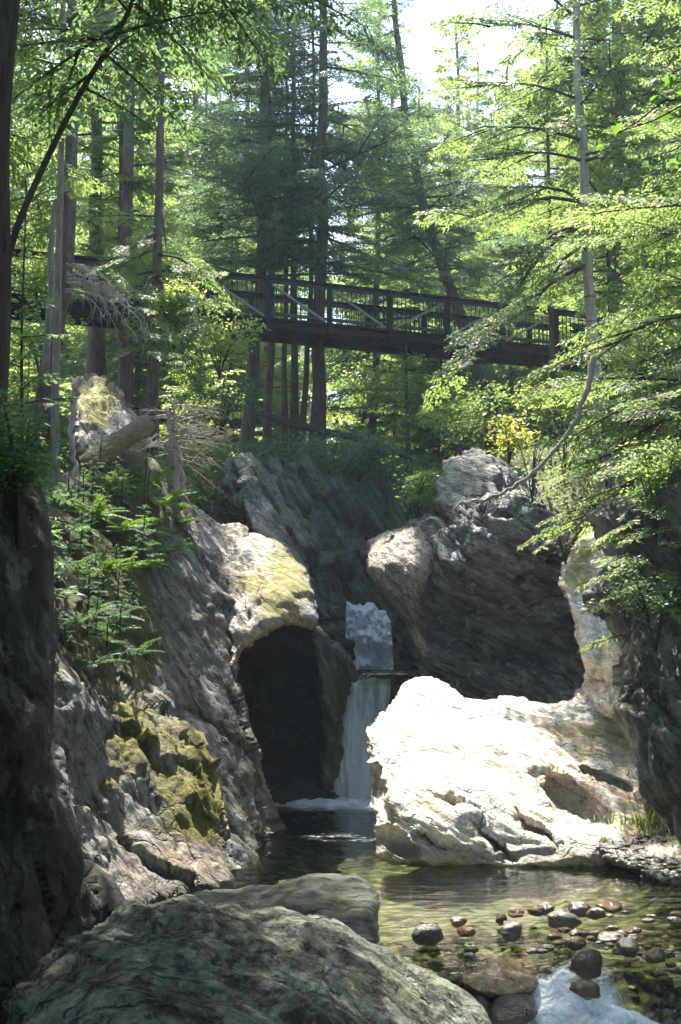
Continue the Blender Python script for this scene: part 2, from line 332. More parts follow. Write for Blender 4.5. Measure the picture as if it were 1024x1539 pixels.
# ------------------------------------------------------------------ terrain
ROWS = [
 (-120, [(-150, 14), (-30, 8), (-8, 3), (-4, 1), (-2, -.1), (0, -.8), (4, -.8), (8, 0), (14, 5), (150, 14)]),
 (5, [(-150, 14), (-30, 8), (-8, 3.4), (-4.6, 1.4), (-3, -.4), (0, -.9), (4, -.9), (8, 0), (14, 5), (150, 14)]),
 (9.5, [(-150, 15), (-30, 9), (-9, 5), (-5, 2.2), (-3.4, -.4), (0, -.8), (4.5, -.7), (7, .4), (10, 6), (150, 15)]),
 (10.8, [(-150, 15), (-30, 9), (-9, 5), (-5, 2.2), (-3.6, -.3), (0, -.3), (1, -.16), (4.5, -.12), (7, .4), (10, 6), (150, 15)]),
 (12.4, [(-150, 15), (-30, 9.5), (-9, 5.5), (-5.5, 2.7), (-3.8, -.3), (0, -.35), (1, -.18), (4.2, -.12), (6, .6), (9, 6), (150, 15)]),
 (14, [(-150, 15), (-30, 10), (-9, 6), (-6, 3.2), (-4, -.3), (-1, -.6), (3.2, -.3), (4.2, .1), (6.5, 2), (9, 7), (150, 15)]),
 (18, [(-150, 15), (-30, 10.5), (-9, 7), (-6.2, 4.3), (-3.5, -.2), (-1, -.6), (2, -.4), (4, .2), (6.5, 3), (9, 7.5), (150, 15)]),
 (21, [(-150, 15), (-30, 11), (-9, 7.6), (-5, 5), (-3.6, 4.0), (-2.8, -.2), (0, -.8), (1.5, -.5), (4.9, 0), (5.9, 3.6), (8, 7.2), (150, 15)]),
 (24, [(-150, 15), (-30, 11), (-9, 8.2), (-5, 6.4), (-3, 5.3), (-2.4, -.2), (0, -.8), (1, -.6), (4.6, 0), (5.6, 3.6), (7, 6.6), (9, 7.6), (150, 15)]),
 (27.6, [(-150, 15), (-30, 11), (-9, 8.8), (-5, 7.5), (-2.8, 6.6), (-1.8, 4.4), (-.3, 1.8), (1.4, 1.8), (2.4, 3.4), (4.2, 6), (9, 8), (150, 15)]),
 (31, [(-150, 15), (-30, 11), (-5, 8), (-2, 7.6), (-.7, 6.6), (.2, 3.6), (1.2, 3.6), (2.2, 6.8), (4, 7.6), (9, 8.4), (150, 15)]),
 (36, [(-150, 15), (-30, 10), (-9, 8.2), (0, 7.8), (9, 8.4), (30, 10.5), (150, 15)]),
 (60, [(-150, 12), (-30, 9), (0, 8), (30, 10.5), (150, 15)]),
 (150, [(-150, 12), (-30, 9), (0, 9), (30, 12), (150, 15)])]
def gz(x, y):
    x = np.asarray(x, float); y = np.asarray(y, float)
    z = np.stack([np.interp(x, [a for a, _ in r], [b for _, b in r]) for _, r in ROWS])
    ys = np.array([r[0] for r in ROWS]); k = np.clip(np.searchsorted(ys, y) - 1, 0, len(ys) - 2)
    f = np.clip((y - ys[k]) / (ys[k + 1] - ys[k]), 0, 1)
    za = np.take_along_axis(z, k[None], 0)[0]; zb = np.take_along_axis(z, (k + 1)[None], 0)[0]
    return za * (1 - f) + zb * f
def build_ground():
    xs = np.unique(np.concatenate([np.linspace(-150, -14, 20), np.linspace(-14, 14, 160), np.linspace(14, 150, 20)]))
    ys = np.unique(np.concatenate([np.linspace(-120, 4, 14), np.linspace(4, 44, 200), np.linspace(44, 150, 24)]))
    X, Yg = np.meshgrid(xs, ys); Z = gz(X.ravel(), Yg.ravel()).reshape(X.shape)
    p = np.stack([X, Yg, Z], -1).reshape(-1, 3)
    near = np.clip(1 - (np.abs(p[:, 1] - 20) - 24) / 20, 0, 1)
    bank = np.clip(p[:, 2] + .1, .12, 1.5)
    p[:, 2] += near * bank * .28 * fbm(p * np.array([.8, .8, 0]) + 3, 5) + near * .05 * fbm(p * np.array([4, 4, 0]), 3)
    n, m_ = len(ys), len(xs); i = np.arange(n - 1)[:, None] * m_; j = np.arange(m_ - 1)[None]
    q = np.stack([i + j, i + j + 1, i + m_ + j + 1, i + m_ + j], -1).reshape(-1, 4)
    o = obj('ground', mesh('ground', p, [q], M['ground'], True, {'moss': np.zeros(len(p))})); tag(o, kind='structure'); return o
def ground_mat():
    """forest floor on the banks, pebbly bed where the stream runs"""
    m = M['earth'].copy(); m.name = 'forest_floor_and_streambed'; t = m.node_tree; b = t.nodes['Principled BSDF']; L = t.links.new
    old = b.inputs['Base Color'].links[0].from_socket
    vo = N(t, 'TexVoronoi'); vo.inputs['Scale'].default_value = 6.0; L(mapped(t, (0, 0, 0), (1.3, .8, 1)), vo.inputs['Vector'])
    peb = ramp(t, vo.outputs['Color'], [(.1, (.16, .13, .07)), (.4, (.34, .29, .14)), (.7, (.42, .38, .26)), (.9, (.18, .17, .13))])
    peb = mix(t, ramp(t, vo.outputs['Distance'], [(.3, (0, 0, 0)), (.6, (1, 1, 1))]), peb, (.05, .045, .03))
    g = N(t, 'NewGeometry'); s = N(t, 'SeparateXYZ'); L(g.outputs['Position'], s.inputs[0])
    k = ramp(t, mth(t, 'ADD', s.outputs['Z'], .2), [(.25, (1, 1, 1)), (.6, (0, 0, 0))])
    L(mix(t, k, old, peb), b.inputs['Base Color']); return m
M['ground'] = ground_mat()
build_ground()

# ------------------------------------------------------------------ rock masses traced with their own depth
def inside(poly, q):
    x, y = q[:, 0], q[:, 1]; r = np.zeros(len(q), bool); a = np.asarray(poly); b = np.roll(a, -1, 0)
    for (x1, y1), (x2, y2) in zip(a, b):
        if y1 != y2: r ^= ((y1 > y) != (y2 > y)) & (x < (x2 - x1) * (y - y1) / (y2 - y1) + x1)
    return r
def pdist(poly, q):
    a = np.asarray(poly, float); b = np.roll(a, -1, 0); best = np.full(len(q), 1e18); near = np.zeros((len(q), 2))
    for p1, p2 in zip(a, b):
        d = p2 - p1; t = np.clip(((q - p1) @ d) / (d @ d + 1e-9), 0, 1); c = p1 + t[:, None] * d
        dd = ((q - c) ** 2).sum(1); k = dd < best; best[k] = dd[k]; near[k] = c[k]
    return np.sqrt(best), near
def smooth_poly(o, n=6, jit=2., seed=0):
    o = np.asarray(o, float); p0 = np.roll(o, 1, 0); p2 = np.roll(o, -1, 0); p3 = np.roll(o, -2, 0); r = []
    for k in range(n):
        t = k / n
        r.append(.5 * (2 * o + (p2 - p0) * t + (2 * p0 - 5 * o + 4 * p2 - p3) * t * t + (-p0 + 3 * o - 3 * p2 + p3) * t ** 3))
    r = np.stack(r, 1).reshape(-1, 2)
    s = np.concatenate([r * .045, np.full((len(r), 1), seed * 3.3)], 1)
    return r + jit * np.stack([fbm(s, 3, seed), fbm(s + 50, 3, seed)], -1)
def layer(name, label, cat, outline, dp, mat, step=4, rnd=40, back=.8, thick=2.5, amp=.16, bed=R(55), freq=1., stretch=4., moss=(), seed=0, kind=None, jit=2., group=None, ridge=.5, facet=1., dents=()):
    poly = smooth_poly(outline, 6, jit, seed); lo = poly.min(0); hi = poly.max(0)
    xs = np.arange(lo[0] - step, hi[0] + step, step); ys = np.arange(lo[1] - step, hi[1] + step, step)
    X, Yp = np.meshgrid(xs, ys); q = np.stack([X.ravel(), Yp.ravel()], -1); ins = inside(poly, q)
    m_ = len(xs); i = np.arange(len(ys) - 1)[:, None] * m_; j = np.arange(m_ - 1)[None]
    Q = np.stack([i + j, i + m_ + j, i + m_ + j + 1, i + j + 1], -1).reshape(-1, 4)
    Q = Q[ins[Q].all(1)]
    used = np.unique(Q); rm = np.full(len(q), -1); rm[used] = np.arange(len(used)); Q = rm[Q]; q = q[used]
    E = np.concatenate([Q[:, [k, (k + 1) % 4]] for k in range(4)]); Es = np.sort(E, 1)
    key = Es[:, 0].astype(np.int64) * len(q) + Es[:, 1]; u, ix, ct = np.unique(key, return_index=True, return_counts=True)
    bd = np.unique(Es[ix[ct == 1]])
    d, near = pdist(poly, q)
    mv = bd[d[bd] < step * 2.2]; q[mv] = near[mv]; d[mv] = 0
    dp = np.asarray(dp, float); Yd = tps(dp[:, :2], dp[:, 2], q, .02)
    e = 1 - np.clip(d / rnd, 0, 1); Yd = Yd + back * (1 - np.sqrt(np.clip(1 - e * e, 0, 1)))
    for (dx_, dy_, la, sa, an, de) in dents:
        ca_, sa_ = math.cos(R(an)), math.sin(R(an)); ex = (q[:, 0] - dx_) * ca_ + (q[:, 1] - dy_) * sa_; ey = -(q[:, 0] - dx_) * sa_ + (q[:, 1] - dy_) * ca_
        ex = ex + 6 * fbm(np.stack([q[:, 0] * .05, q[:, 1] * .05, 0 * ex], -1), 3, 3); ey = ey + 6 * fbm(np.stack([q[:, 0] * .05, q[:, 1] * .05, 0 * ex + 9], -1), 3, 4)
        Yd = Yd + de * np.exp(-((ex / la) ** 2 + (ey / sa) ** 2) ** 2)
    V = P(q[:, 0], q[:, 1], Yd)
    def normals(V):
        fn = np.cross(V[Q[:, 1]] - V[Q[:, 0]], V[Q[:, 3]] - V[Q[:, 0]]); n = np.zeros_like(V)
        for k in range(4): np.add.at(n, Q[:, k], fn)
        return n / (np.linalg.norm(n, axis=1)[:, None] + 1e-12)
    n = normals(V)
    if n[:, 1].mean() > 0: n = -n
    c, s = math.cos(bed), math.sin(bed)
    al = V[:, 0] * c - V[:, 2] * s; ac = V[:, 0] * s + V[:, 2] * c
    w_ = np.stack([al / stretch, V[:, 1] * .6, ac], -1) * freq
    w_ = w_ + .5 * np.stack([vn(V * .7 + 9, seed), vn(V * .7 + 30, seed), vn(V * .7 + 60, seed)], -1)
    big = fbm(V * .55 * freq + seed, 3, seed)
    rg = 1 - np.abs(fbm(w_ * 1.5, 4, seed + 5)) * 1.6
    fine = fbm(w_ * 3.2, 4, seed + 9)
    blk = np.round(fbm(w_ * 1.1 + 20, 3, seed + 3) * 3) / 3
    wi, we, wd = worley(w_ * 1.5 + 5, seed); wj, wf, we_ = worley(w_ * 3.6 + 5, seed + 7)
    cell = .75 * wi + wd[:, 2] * (.9 * wi) + wd[:, 0] * .5 - .55 * np.exp(-we * 14) + .3 * wj + .25 * we_[:, 2] - .2 * np.exp(-wf * 12)
    V = V + n * (amp * (big * 1.0 + ridge * .7 * rg + .3 * fine + .3 * blk + facet * cell))[:, None]
    V = V + .3 * amp * np.stack([fbm(V * 5, 2, seed), 0 * V[:, 0], fbm(V * 5 + 40, 2, seed)], -1)
    # closed back
    D = max(d.max(), 1); tb = thick * np.sqrt(np.clip(d / D, 0, 1)); pb = P(q[:, 0], q[:, 1], Yd + .1 + tb)
    bi = np.arange(len(q)) + len(q); bi[bd] = bd
    allV = np.concatenate([V, pb]); Qb = bi[Q][:, ::-1]
    mo = np.zeros(len(q))
    for (mx, my, mr, ms) in moss: mo += ms * np.exp(-((q[:, 0] - mx) ** 2 + (q[:, 1] - my) ** 2) / (mr * mr))
    mo = np.clip(mo, -1.5, 1.2)
    us = np.unique(np.concatenate([Q.ravel(), Qb.ravel()])); rm = np.full(len(allV), -1); rm[us] = np.arange(len(us))
    allV = allV[us]; mo = np.concatenate([mo, mo])[us]
    base = (allV[:, 0].mean(), allV[:, 1].mean(), allV[:, 2].min())
    o = obj(name, mesh(name, allV, [rm[Q], rm[Qb]], mat, True, {'moss': mo}), None, base)
    return tag(o, label, cat, group, kind)

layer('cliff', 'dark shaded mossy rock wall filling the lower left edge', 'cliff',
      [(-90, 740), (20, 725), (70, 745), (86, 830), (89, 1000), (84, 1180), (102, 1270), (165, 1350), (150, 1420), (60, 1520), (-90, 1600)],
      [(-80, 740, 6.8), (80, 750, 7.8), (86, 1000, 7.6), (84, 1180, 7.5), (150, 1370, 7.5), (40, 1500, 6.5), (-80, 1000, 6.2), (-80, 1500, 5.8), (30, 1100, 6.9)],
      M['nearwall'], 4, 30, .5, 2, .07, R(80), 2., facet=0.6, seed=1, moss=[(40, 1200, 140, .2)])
layer('cliff', 'tall streaked grey cliff with ferns and moss rising left of the pool', 'cliff',
      [(60, 760), (140, 690), (215, 690), (262, 735), (288, 765), (330, 850), (352, 930), (352, 1000), (372, 1080), (400, 1160), (424, 1225), (436, 1250), (400, 1290), (330, 1370), (200, 1400), (80, 1390), (60, 1200), (50, 950)],
      [(60, 760, 17), (140, 690, 19.5), (215, 690, 20.8), (270, 740, 22), (330, 850, 21.3), (352, 1000, 19.6), (372, 1080, 19), (400, 1160, 18.6), (434, 1250, 18.3), (330, 1360, 14.6), (200, 1400, 12.6), (80, 1390, 11), (60, 1000, 12.8), (200, 900, 17.4), (250, 1050, 17), (300, 900, 20), (310, 1130, 17.4), (150, 1000, 15), (220, 780, 19.8)],
      M['grey'], 3, 25, .5, 3, .165, R(58), .9, 5., moss=[(190, 760, 90, .9), (120, 850, 120, .8), (225, 965, 60, .65), (150, 1000, 80, .5), (190, 900, 50, .7), (390, 1000, 30, -.2), (290, 1080, 30, .2), (390, 1200, 60, -.5), (330, 1150, 50, -.2), (320, 900, 70, -.5)], facet=.65, seed=2)
layer('rock_outcrop', 'rounded sunlit pale outcrop with yellow moss above the dark cave', 'rock',
      [(286, 752), (312, 772), (345, 785), (400, 806), (440, 836), (456, 868), (468, 905), (474, 940), (440, 934), (402, 948), (368, 980), (346, 1012), (335, 960), (325, 900), (300, 830)],
      [(286, 752, 23.3), (345, 785, 23.6), (440, 836, 23.4), (468, 905, 21.6), (474, 940, 21.0), (402, 948, 20.1), (346, 1012, 19.4), (325, 900, 20.9), (380, 870, 21.4), (420, 900, 20.9), (310, 800, 22.4)],
      M['bulge'], 2.5, 16, .5, 2.5, .085, R(50), 1.3, 3., moss=[(425, 850, 40, .5), (370, 880, 30, .4), (445, 900, 30, .45), (405, 925, 30, .4), (330, 810, 20, .3), (350, 990, 25, .4), (390, 830, 30, -.15)], facet=0.7, seed=3)
layer('ledge', 'mossy ledge with sunlit golden green patches at the foot of the left cliff', 'rock',
      [(85, 1010), (130, 1000), (200, 1040), (232, 1035), (268, 1085), (310, 1130), (336, 1180), (352, 1260), (357, 1330), (300, 1362), (230, 1372), (150, 1380), (90, 1360), (75, 1200)],
      [(85, 1010, 14.6), (200, 1040, 16.0), (232, 1035, 16.8), (300, 1120, 15.9), (336, 1180, 15.1), (357, 1330, 13.8), (230, 1370, 12.6), (100, 1360, 11.4), (80, 1150, 12.8), (210, 1200, 13.9), (280, 1250, 14.0), (260, 1130, 15.0)],
      M['ledge'], 3, 30, .6, 1.8, .16, R(62), 1.3, 3.5, moss=[(300, 1120, 45, .6), (325, 1170, 35, .6), (270, 1215, 55, .5), (320, 1240, 30, .5), (105, 1145, 60, .65), (140, 1190, 40, .5), (150, 1060, 40, .5), (180, 1120, 40, .35), (345, 1210, 25, .4), (200, 1080, 40, .35), (230, 1140, 50, .3), (320, 1290, 40, -.4), (130, 1270, 60, -.4), (290, 1230, 30, .3)], facet=.75, seed=4)
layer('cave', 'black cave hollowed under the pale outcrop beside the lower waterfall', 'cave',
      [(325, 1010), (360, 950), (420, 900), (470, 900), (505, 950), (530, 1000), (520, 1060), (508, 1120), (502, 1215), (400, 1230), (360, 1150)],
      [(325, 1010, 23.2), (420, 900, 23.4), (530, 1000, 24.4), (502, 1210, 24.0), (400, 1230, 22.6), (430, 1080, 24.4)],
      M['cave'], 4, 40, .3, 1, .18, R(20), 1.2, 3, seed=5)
layer('rock_ledge', 'pale smooth rock tongue between the cave and the upper waterfall', 'rock',
      [(462, 900), (476, 930), (492, 958), (522, 985), (538, 1014), (522, 1042), (513, 1100), (503, 1190), (480, 1195), (488, 1100), (484, 1045), (476, 1000), (466, 960)],
      [(466, 920, 22.2), (522, 985, 23.8), (538, 1014, 24.0), (503, 1190, 23.9), (480, 1190, 23.4), (484, 1045, 22.9), (500, 1000, 23.2)],
      M['dark'], 2.5, 14, .35, 1, .06, R(55), 2, 3, seed=6)
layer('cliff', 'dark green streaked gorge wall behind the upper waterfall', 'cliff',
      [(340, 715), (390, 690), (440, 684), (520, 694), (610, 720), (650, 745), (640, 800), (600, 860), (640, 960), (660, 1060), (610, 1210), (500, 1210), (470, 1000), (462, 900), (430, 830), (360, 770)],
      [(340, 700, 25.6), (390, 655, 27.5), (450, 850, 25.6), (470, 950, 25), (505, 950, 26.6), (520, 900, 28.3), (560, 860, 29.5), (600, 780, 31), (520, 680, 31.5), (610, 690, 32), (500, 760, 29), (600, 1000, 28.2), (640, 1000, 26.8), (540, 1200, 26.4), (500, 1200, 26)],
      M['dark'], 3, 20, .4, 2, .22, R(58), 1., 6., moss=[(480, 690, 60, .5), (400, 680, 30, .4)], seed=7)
layer('rock_slab', 'bluish slab leaning behind the sunlit outcrop', 'rock',
      [(362, 745), (392, 740), (420, 780), (446, 830), (470, 890), (450, 905), (420, 850), (380, 800)],
      [(362, 745, 25), (392, 740, 25.4), (446, 830, 24.6), (460, 900, 24.2), (410, 800, 24.6)],
      M['grey'], 2.5, 14, .4, .8, .06, R(58), 1.5, 4, moss=[(410, 820, 120, -1.)], seed=8)
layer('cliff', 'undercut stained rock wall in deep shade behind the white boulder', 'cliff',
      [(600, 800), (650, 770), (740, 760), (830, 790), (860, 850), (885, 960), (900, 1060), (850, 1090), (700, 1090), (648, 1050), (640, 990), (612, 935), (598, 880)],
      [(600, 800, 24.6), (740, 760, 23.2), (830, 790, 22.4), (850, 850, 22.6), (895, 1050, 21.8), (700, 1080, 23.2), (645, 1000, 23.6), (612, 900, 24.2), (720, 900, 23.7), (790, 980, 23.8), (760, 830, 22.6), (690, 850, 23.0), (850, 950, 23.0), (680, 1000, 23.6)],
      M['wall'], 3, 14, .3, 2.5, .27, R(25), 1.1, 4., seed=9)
layer('rock_outcrop', 'blunt rounded rock with a sunlit nose overhanging the upper waterfall', 'rock',
      [(549, 835), (560, 812), (590, 795), (622, 780), (645, 785), (655, 830), (640, 880), (632, 930), (645, 985), (636, 990), (615, 940), (590, 908), (566, 885), (552, 860)],
      [(549, 835, 24.6), (590, 795, 25.2), (640, 785, 24.4), (650, 830, 23.4), (640, 900, 23.4), (640, 985, 23.5), (600, 905, 23.9), (566, 885, 24.3), (600, 840, 23.8)],
      M['bulge'], 2.5, 18, .5, 1.8, .07, R(35), 1.3, 3, moss=[(555, 865, 15, .4), (595, 880, 22, .35), (620, 800, 20, .3), (580, 830, 25, -.3)], facet=0.5, seed=10)
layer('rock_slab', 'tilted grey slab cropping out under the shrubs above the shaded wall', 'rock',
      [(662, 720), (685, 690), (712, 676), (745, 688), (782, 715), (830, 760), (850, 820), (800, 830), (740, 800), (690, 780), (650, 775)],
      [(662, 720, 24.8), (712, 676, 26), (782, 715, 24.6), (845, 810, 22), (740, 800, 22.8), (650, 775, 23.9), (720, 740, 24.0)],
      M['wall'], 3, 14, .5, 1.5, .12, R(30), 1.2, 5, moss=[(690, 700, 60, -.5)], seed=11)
layer('rock_outcrop', 'narrow sunlit rock face with golden moss beside the shaded right cliff', 'rock',
      [(836, 868), (856, 835), (880, 800), (920, 770), (980, 800), (985, 1060), (920, 1075), (888, 1050), (880, 1000), (868, 945), (850, 905)],
      [(836, 868, 20.8), (880, 800, 22.0), (980, 800, 21), (985, 1060, 17.8), (888, 1050, 18.8), (860, 920, 20.0), (930, 930, 19.5)],
      M['white'], 2.5, 12, .4, 1.5, .09, R(60), 1.4, 3, moss=[(868, 870, 30, .7), (880, 830, 30, .6), (890, 1000, 16, .2)], facet=0.7, seed=12)
layer('boulder', 'huge sun-bleached white boulder between the pool and the gravel', 'boulder',
      [(551, 1110), (560, 1085), (600, 1045), (632, 1025), (664, 1030), (695, 1055), (745, 1049), (800, 1053), (848, 1050), (890, 1024), (930, 1018), (970, 1080), (990, 1140), (1010, 1210), (1005, 1262), (940, 1292), (800, 1312), (700, 1310), (600, 1305), (566, 1290), (562, 1240), (553, 1170)],
      [(551, 1110, 18.3), (632, 1025, 20), (695, 1055, 19.6), (848, 1050, 20), (930, 1018, 20.4), (990, 1140, 18), (1005, 1262, 16.6), (940, 1292, 16), (700, 1310, 15.9), (566, 1290, 16.2), (553, 1170, 17.5), (580, 1150, 17.6), (605, 1190, 16.6), (620, 1240, 16.1), (700, 1200, 16.5), (700, 1150, 17.3), (700, 1100, 18.4), (820, 1120, 18.1), (860, 1180, 17.2), (820, 1240, 16.35), (930, 1230, 16.7), (920, 1120, 18.4)],
      M['white'], 3, 16, .5, 2.5, .1, R(28), 1.1, 4., moss=[(890, 1130, 60, .32), (960, 1210, 50, .5), (850, 1090, 40, .3), (930, 1080, 40, .3), (840, 1200, 30, .2), (690, 1100, 100, -.6), (660, 1230, 120, -.6), (860, 1060, 30, .15)], facet=0.4, dents=[(868, 1204, 58, 19, 32, .75), (915, 1178, 42, 9, 28, .4), (585, 1262, 40, 13, 18, .45), (566, 1200, 13, 42, -8, .7), (655, 1268, 34, 7, 30, .3), (740, 1262, 38, 7, 38, .3), (810, 1250, 40, 8, 35, .3), (690, 1215, 40, 6, 25, .22)], seed=13)
layer('cliff', 'shaded grey cliff overhanging from the right edge under hemlock boughs', 'cliff',
      [(880, 770), (905, 830), (903, 870), (895, 900), (918, 935), (937, 965), (938, 1040), (950, 1100), (975, 1160), (1004, 1215), (1030, 1240), (1120, 1270), (1120, 740), (950, 740)],
      [(880, 770, 15.5), (903, 870, 15.2), (937, 965, 14.7), (938, 1040, 14.6), (975, 1160, 14.2), (1030, 1240, 13.8), (1120, 1260, 12.6), (1120, 750, 13), (1000, 950, 14.0)],
      M['dark'], 3, 22, .6, 3, .13, R(75), 1.2, 3., moss=[(900, 830, 30, .3)], seed=14)
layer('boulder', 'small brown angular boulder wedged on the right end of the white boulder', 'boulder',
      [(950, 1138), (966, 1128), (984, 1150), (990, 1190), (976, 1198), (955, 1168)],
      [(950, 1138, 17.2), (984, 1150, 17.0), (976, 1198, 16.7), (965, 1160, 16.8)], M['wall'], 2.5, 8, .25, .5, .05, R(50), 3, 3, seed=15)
layer('boulder', 'low dark rounded boulder behind the large foreground rock', 'boulder',
      [(285, 1350), (330, 1335), (420, 1325), (490, 1313), (540, 1320), (568, 1350), (574, 1390), (566, 1425), (540, 1450), (420, 1450), (300, 1420)],
      [(285, 1350, 11.3), (330, 1335, 11.8), (500, 1313, 12), (568, 1350, 11.4), (566, 1425, 10.5), (420, 1440, 10.2), (300, 1420, 10.4), (450, 1370, 10.9)],
      M['fore2'], 3, 26, .4, 1., .045, R(12), 1.6, 4, facet=0.25, seed=16)
layer('boulder', 'large grey-green foreground rock with dark swirling streaks', 'boulder',
      [(30, 1450), (90, 1405), (170, 1368), (260, 1352), (330, 1368), (420, 1376), (500, 1392), (570, 1425), (630, 1465), (690, 1500), (735, 1535), (735, 1600), (600, 1660), (0, 1660), (20, 1520)],
      [(30, 1450, 6.8), (170, 1368, 7.6), (260, 1352, 8.0), (420, 1376, 8.2), (570, 1425, 8.4), (690, 1500, 8.5), (735, 1560, 8.3), (600, 1660, 6.8), (300, 1660, 4.9), (0, 1660, 4.9), (300, 1500, 6.2), (500, 1500, 7.0), (120, 1480, 6.1), (620, 1540, 7.6)],
      M['fore'], 3.5, 22, .35, 1.5, .07, R(22), 2.0, 4, facet=0.3, seed=17, ridge=.7)
layer('rock_outcrop', 'moss-capped rock knoll on the left bank below the footbridge', 'rock',
      [(108, 640), (112, 590), (135, 566), (165, 572), (190, 598), (212, 625), (205, 650), (170, 675), (120, 680)],
      [(112, 590, 23.4), (150, 568, 24), (212, 625, 23.4), (170, 675, 21.6), (112, 670, 21.6), (150, 620, 22.2)],
      M['bulge'], 3, 14, .5, 1.4, .08, R(50), 1.4, 3, moss=[(145, 600, 35, .9), (150, 640, 20, .4), (190, 640, 18, -.5)], seed=18)

# ------------------------------------------------------------------ water
def build_water():
    xs = np.arange(-3.5, 9, .045); ys = np.concatenate([np.arange(4, 9, .25), np.arange(9, 12.5, .03), np.arange(12.5, 25.6, .08)])
    X, Yw = np.meshgrid(xs, ys); x = X.ravel(); y = Yw.ravel(); z = np.zeros_like(x)
    p2 = np.stack([x, y, 0 * x], -1)
    lip = 10.75 + .12 * (x - 2.4) + .18 * vn(p2 * 1.7, 4) + .5 * np.clip((x - 2.2) / 3, 0, 1)
    drop = np.clip((lip - y) / .55, 0, 1); drop = drop * drop * (3 - 2 * drop)
    z -= .34 * drop
    turb = np.clip((lip + .05 - y) / .3, 0, 1) * np.clip((x - .6) / .5, 0, 1)
    jet = np.exp(-((x - 1.95) ** 2 / .12 + (y - 10.28) ** 2 / .09))
    z += turb * (.075 * fbm(p2 * np.array([3., 6, 0]), 4, 3) + .03 * fbm(p2 * 11, 3, 5)) + .15 * jet * (1 + .5 * fbm(p2 * 9, 3, 7))
    pool = np.exp(-((x + .2) ** 2 / 2.2 + (y - 23.2) ** 2 / 1.3))
    z += .05 * pool * fbm(p2 * 5, 3, 2) + .006 * fbm(p2 * np.array([2.5, 5, 0]), 3, 8)
    foam = turb * (.1 + .6 * fbm((p2 + .25 * np.stack([vn(p2 * 3, 1), vn(p2 * 3, 2), 0 * x], -1)) * np.array([1.6, 3.4, 0]), 4, 6)) + jet * .75 + turb * .25 * np.exp(-((x - 2.3) ** 2 / 3.2)) + pool * .9
    foam += .3 * np.exp(-((x - .0) ** 2 / .5 + (y - 18.6) ** 2 / .25)) * (1 + .8 * fbm(p2 * np.array([2, 5, 0]), 3, 12)) + .25 * np.exp(-((x + .35) ** 2 / .1 + (y - 14.6) ** 2 / .1))
    rip = .28 + .5 * np.clip((y - 17.5) / 3, 0, 1) + .45 * np.clip((12.6 - y) / 1.5, 0, 1) + 1.3 * turb
    n, m_ = len(ys), len(xs); i = np.arange(n - 1)[:, None] * m_; j = np.arange(m_ - 1)[None]
    q = np.stack([i + j, i + j + 1, i + m_ + j + 1, i + m_ + j], -1).reshape(-1, 4)
    o = obj('water', mesh('water', np.stack([x, y, z], -1), [q], M['water'], True, {'foam': foam, 'ripple': rip})); tag(o, kind='structure')
build_water()
def fall(name, label, left, right, mat, seed, bulge=.12, amp=.06, fx=4., fz=1., root=None):
    """curtain between a left and right edge, each [(px,py,Y)...] top to bottom; closed with a back"""
    n = 90; m_ = 60; t = np.linspace(0, 1, n)
    def ed(e):
        w_ = P(*np.array(e, float).T); s = np.linspace(0, 1, len(e)); return np.stack([np.interp(t, s, w_[:, k]) for k in range(3)], -1)
    A, B = ed(left), ed(right); u = np.linspace(0, 1, m_)
    V = A[:, None] * (1 - u)[None, :, None] + B[:, None] * u[None, :, None]
    q = V.reshape(-1, 3).copy()
    d = bulge * np.sin(np.pi * u)[None].repeat(n, 0).ravel() + amp * fbm(q * np.array([fx, 1, fz]), 4, seed) + amp * .5 * fbm(q * np.array([fx * 3, 1, fz * 2]), 3, seed + 4)
    q[:, 1] -= d; q[:, 2] += amp * .5 * fbm(q * 3, 2, seed + 9) * (t < .1).repeat(m_)
    b = V.reshape(-1, 3).copy(); b[:, 1] += .06
    i = np.arange(n - 1)[:, None] * m_; j = np.arange(m_ - 1)[None]
    Q = np.stack([i + j, i + m_ + j, i + m_ + j + 1, i + j + 1], -1).reshape(-1, 4)
    if root is not None: return part(name, q, [Q], mat, root)
    base = V[-1].mean(0)
    o = obj(name, mesh(name, q, [Q], mat), None, base)
    return tag(o, label, 'waterfall')
fall('waterfall', 'upper waterfall, a frothing white block wedged in the slot', [(521, 903, 27.6), (520, 925, 27.2), (519, 1007, 26.9)], [(578, 914, 27.8), (588, 935, 27.3), (592, 1007, 27.0)], M['fall_up'], 3, .25, .3, 3.2, 3.2)
lowf = fall('waterfall', 'lower waterfall, a thin veil spreading into the pool by the cave', [(521, 1020, 25.1), (519, 1060, 24.9), (508, 1120, 24.8), (497, 1197, 24.5)], [(588, 1020, 25.2), (583, 1080, 25.0), (574, 1120, 24.9), (562, 1200, 24.6)], M['fall_low'], 6, .1, .06, 4, .5)
bpy.context.view_layer.update()
fall('strand', '', [(523, 1016, 25.0), (519, 1050, 24.75), (508, 1110, 24.5), (497, 1150, 24.3), (482, 1200, 24.1)], [(541, 1016, 25.0), (536, 1050, 24.75), (544, 1110, 24.5), (556, 1150, 24.3), (572, 1200, 24.1)], M['strand'], 9, .12, .1, 4, .8, lowf)
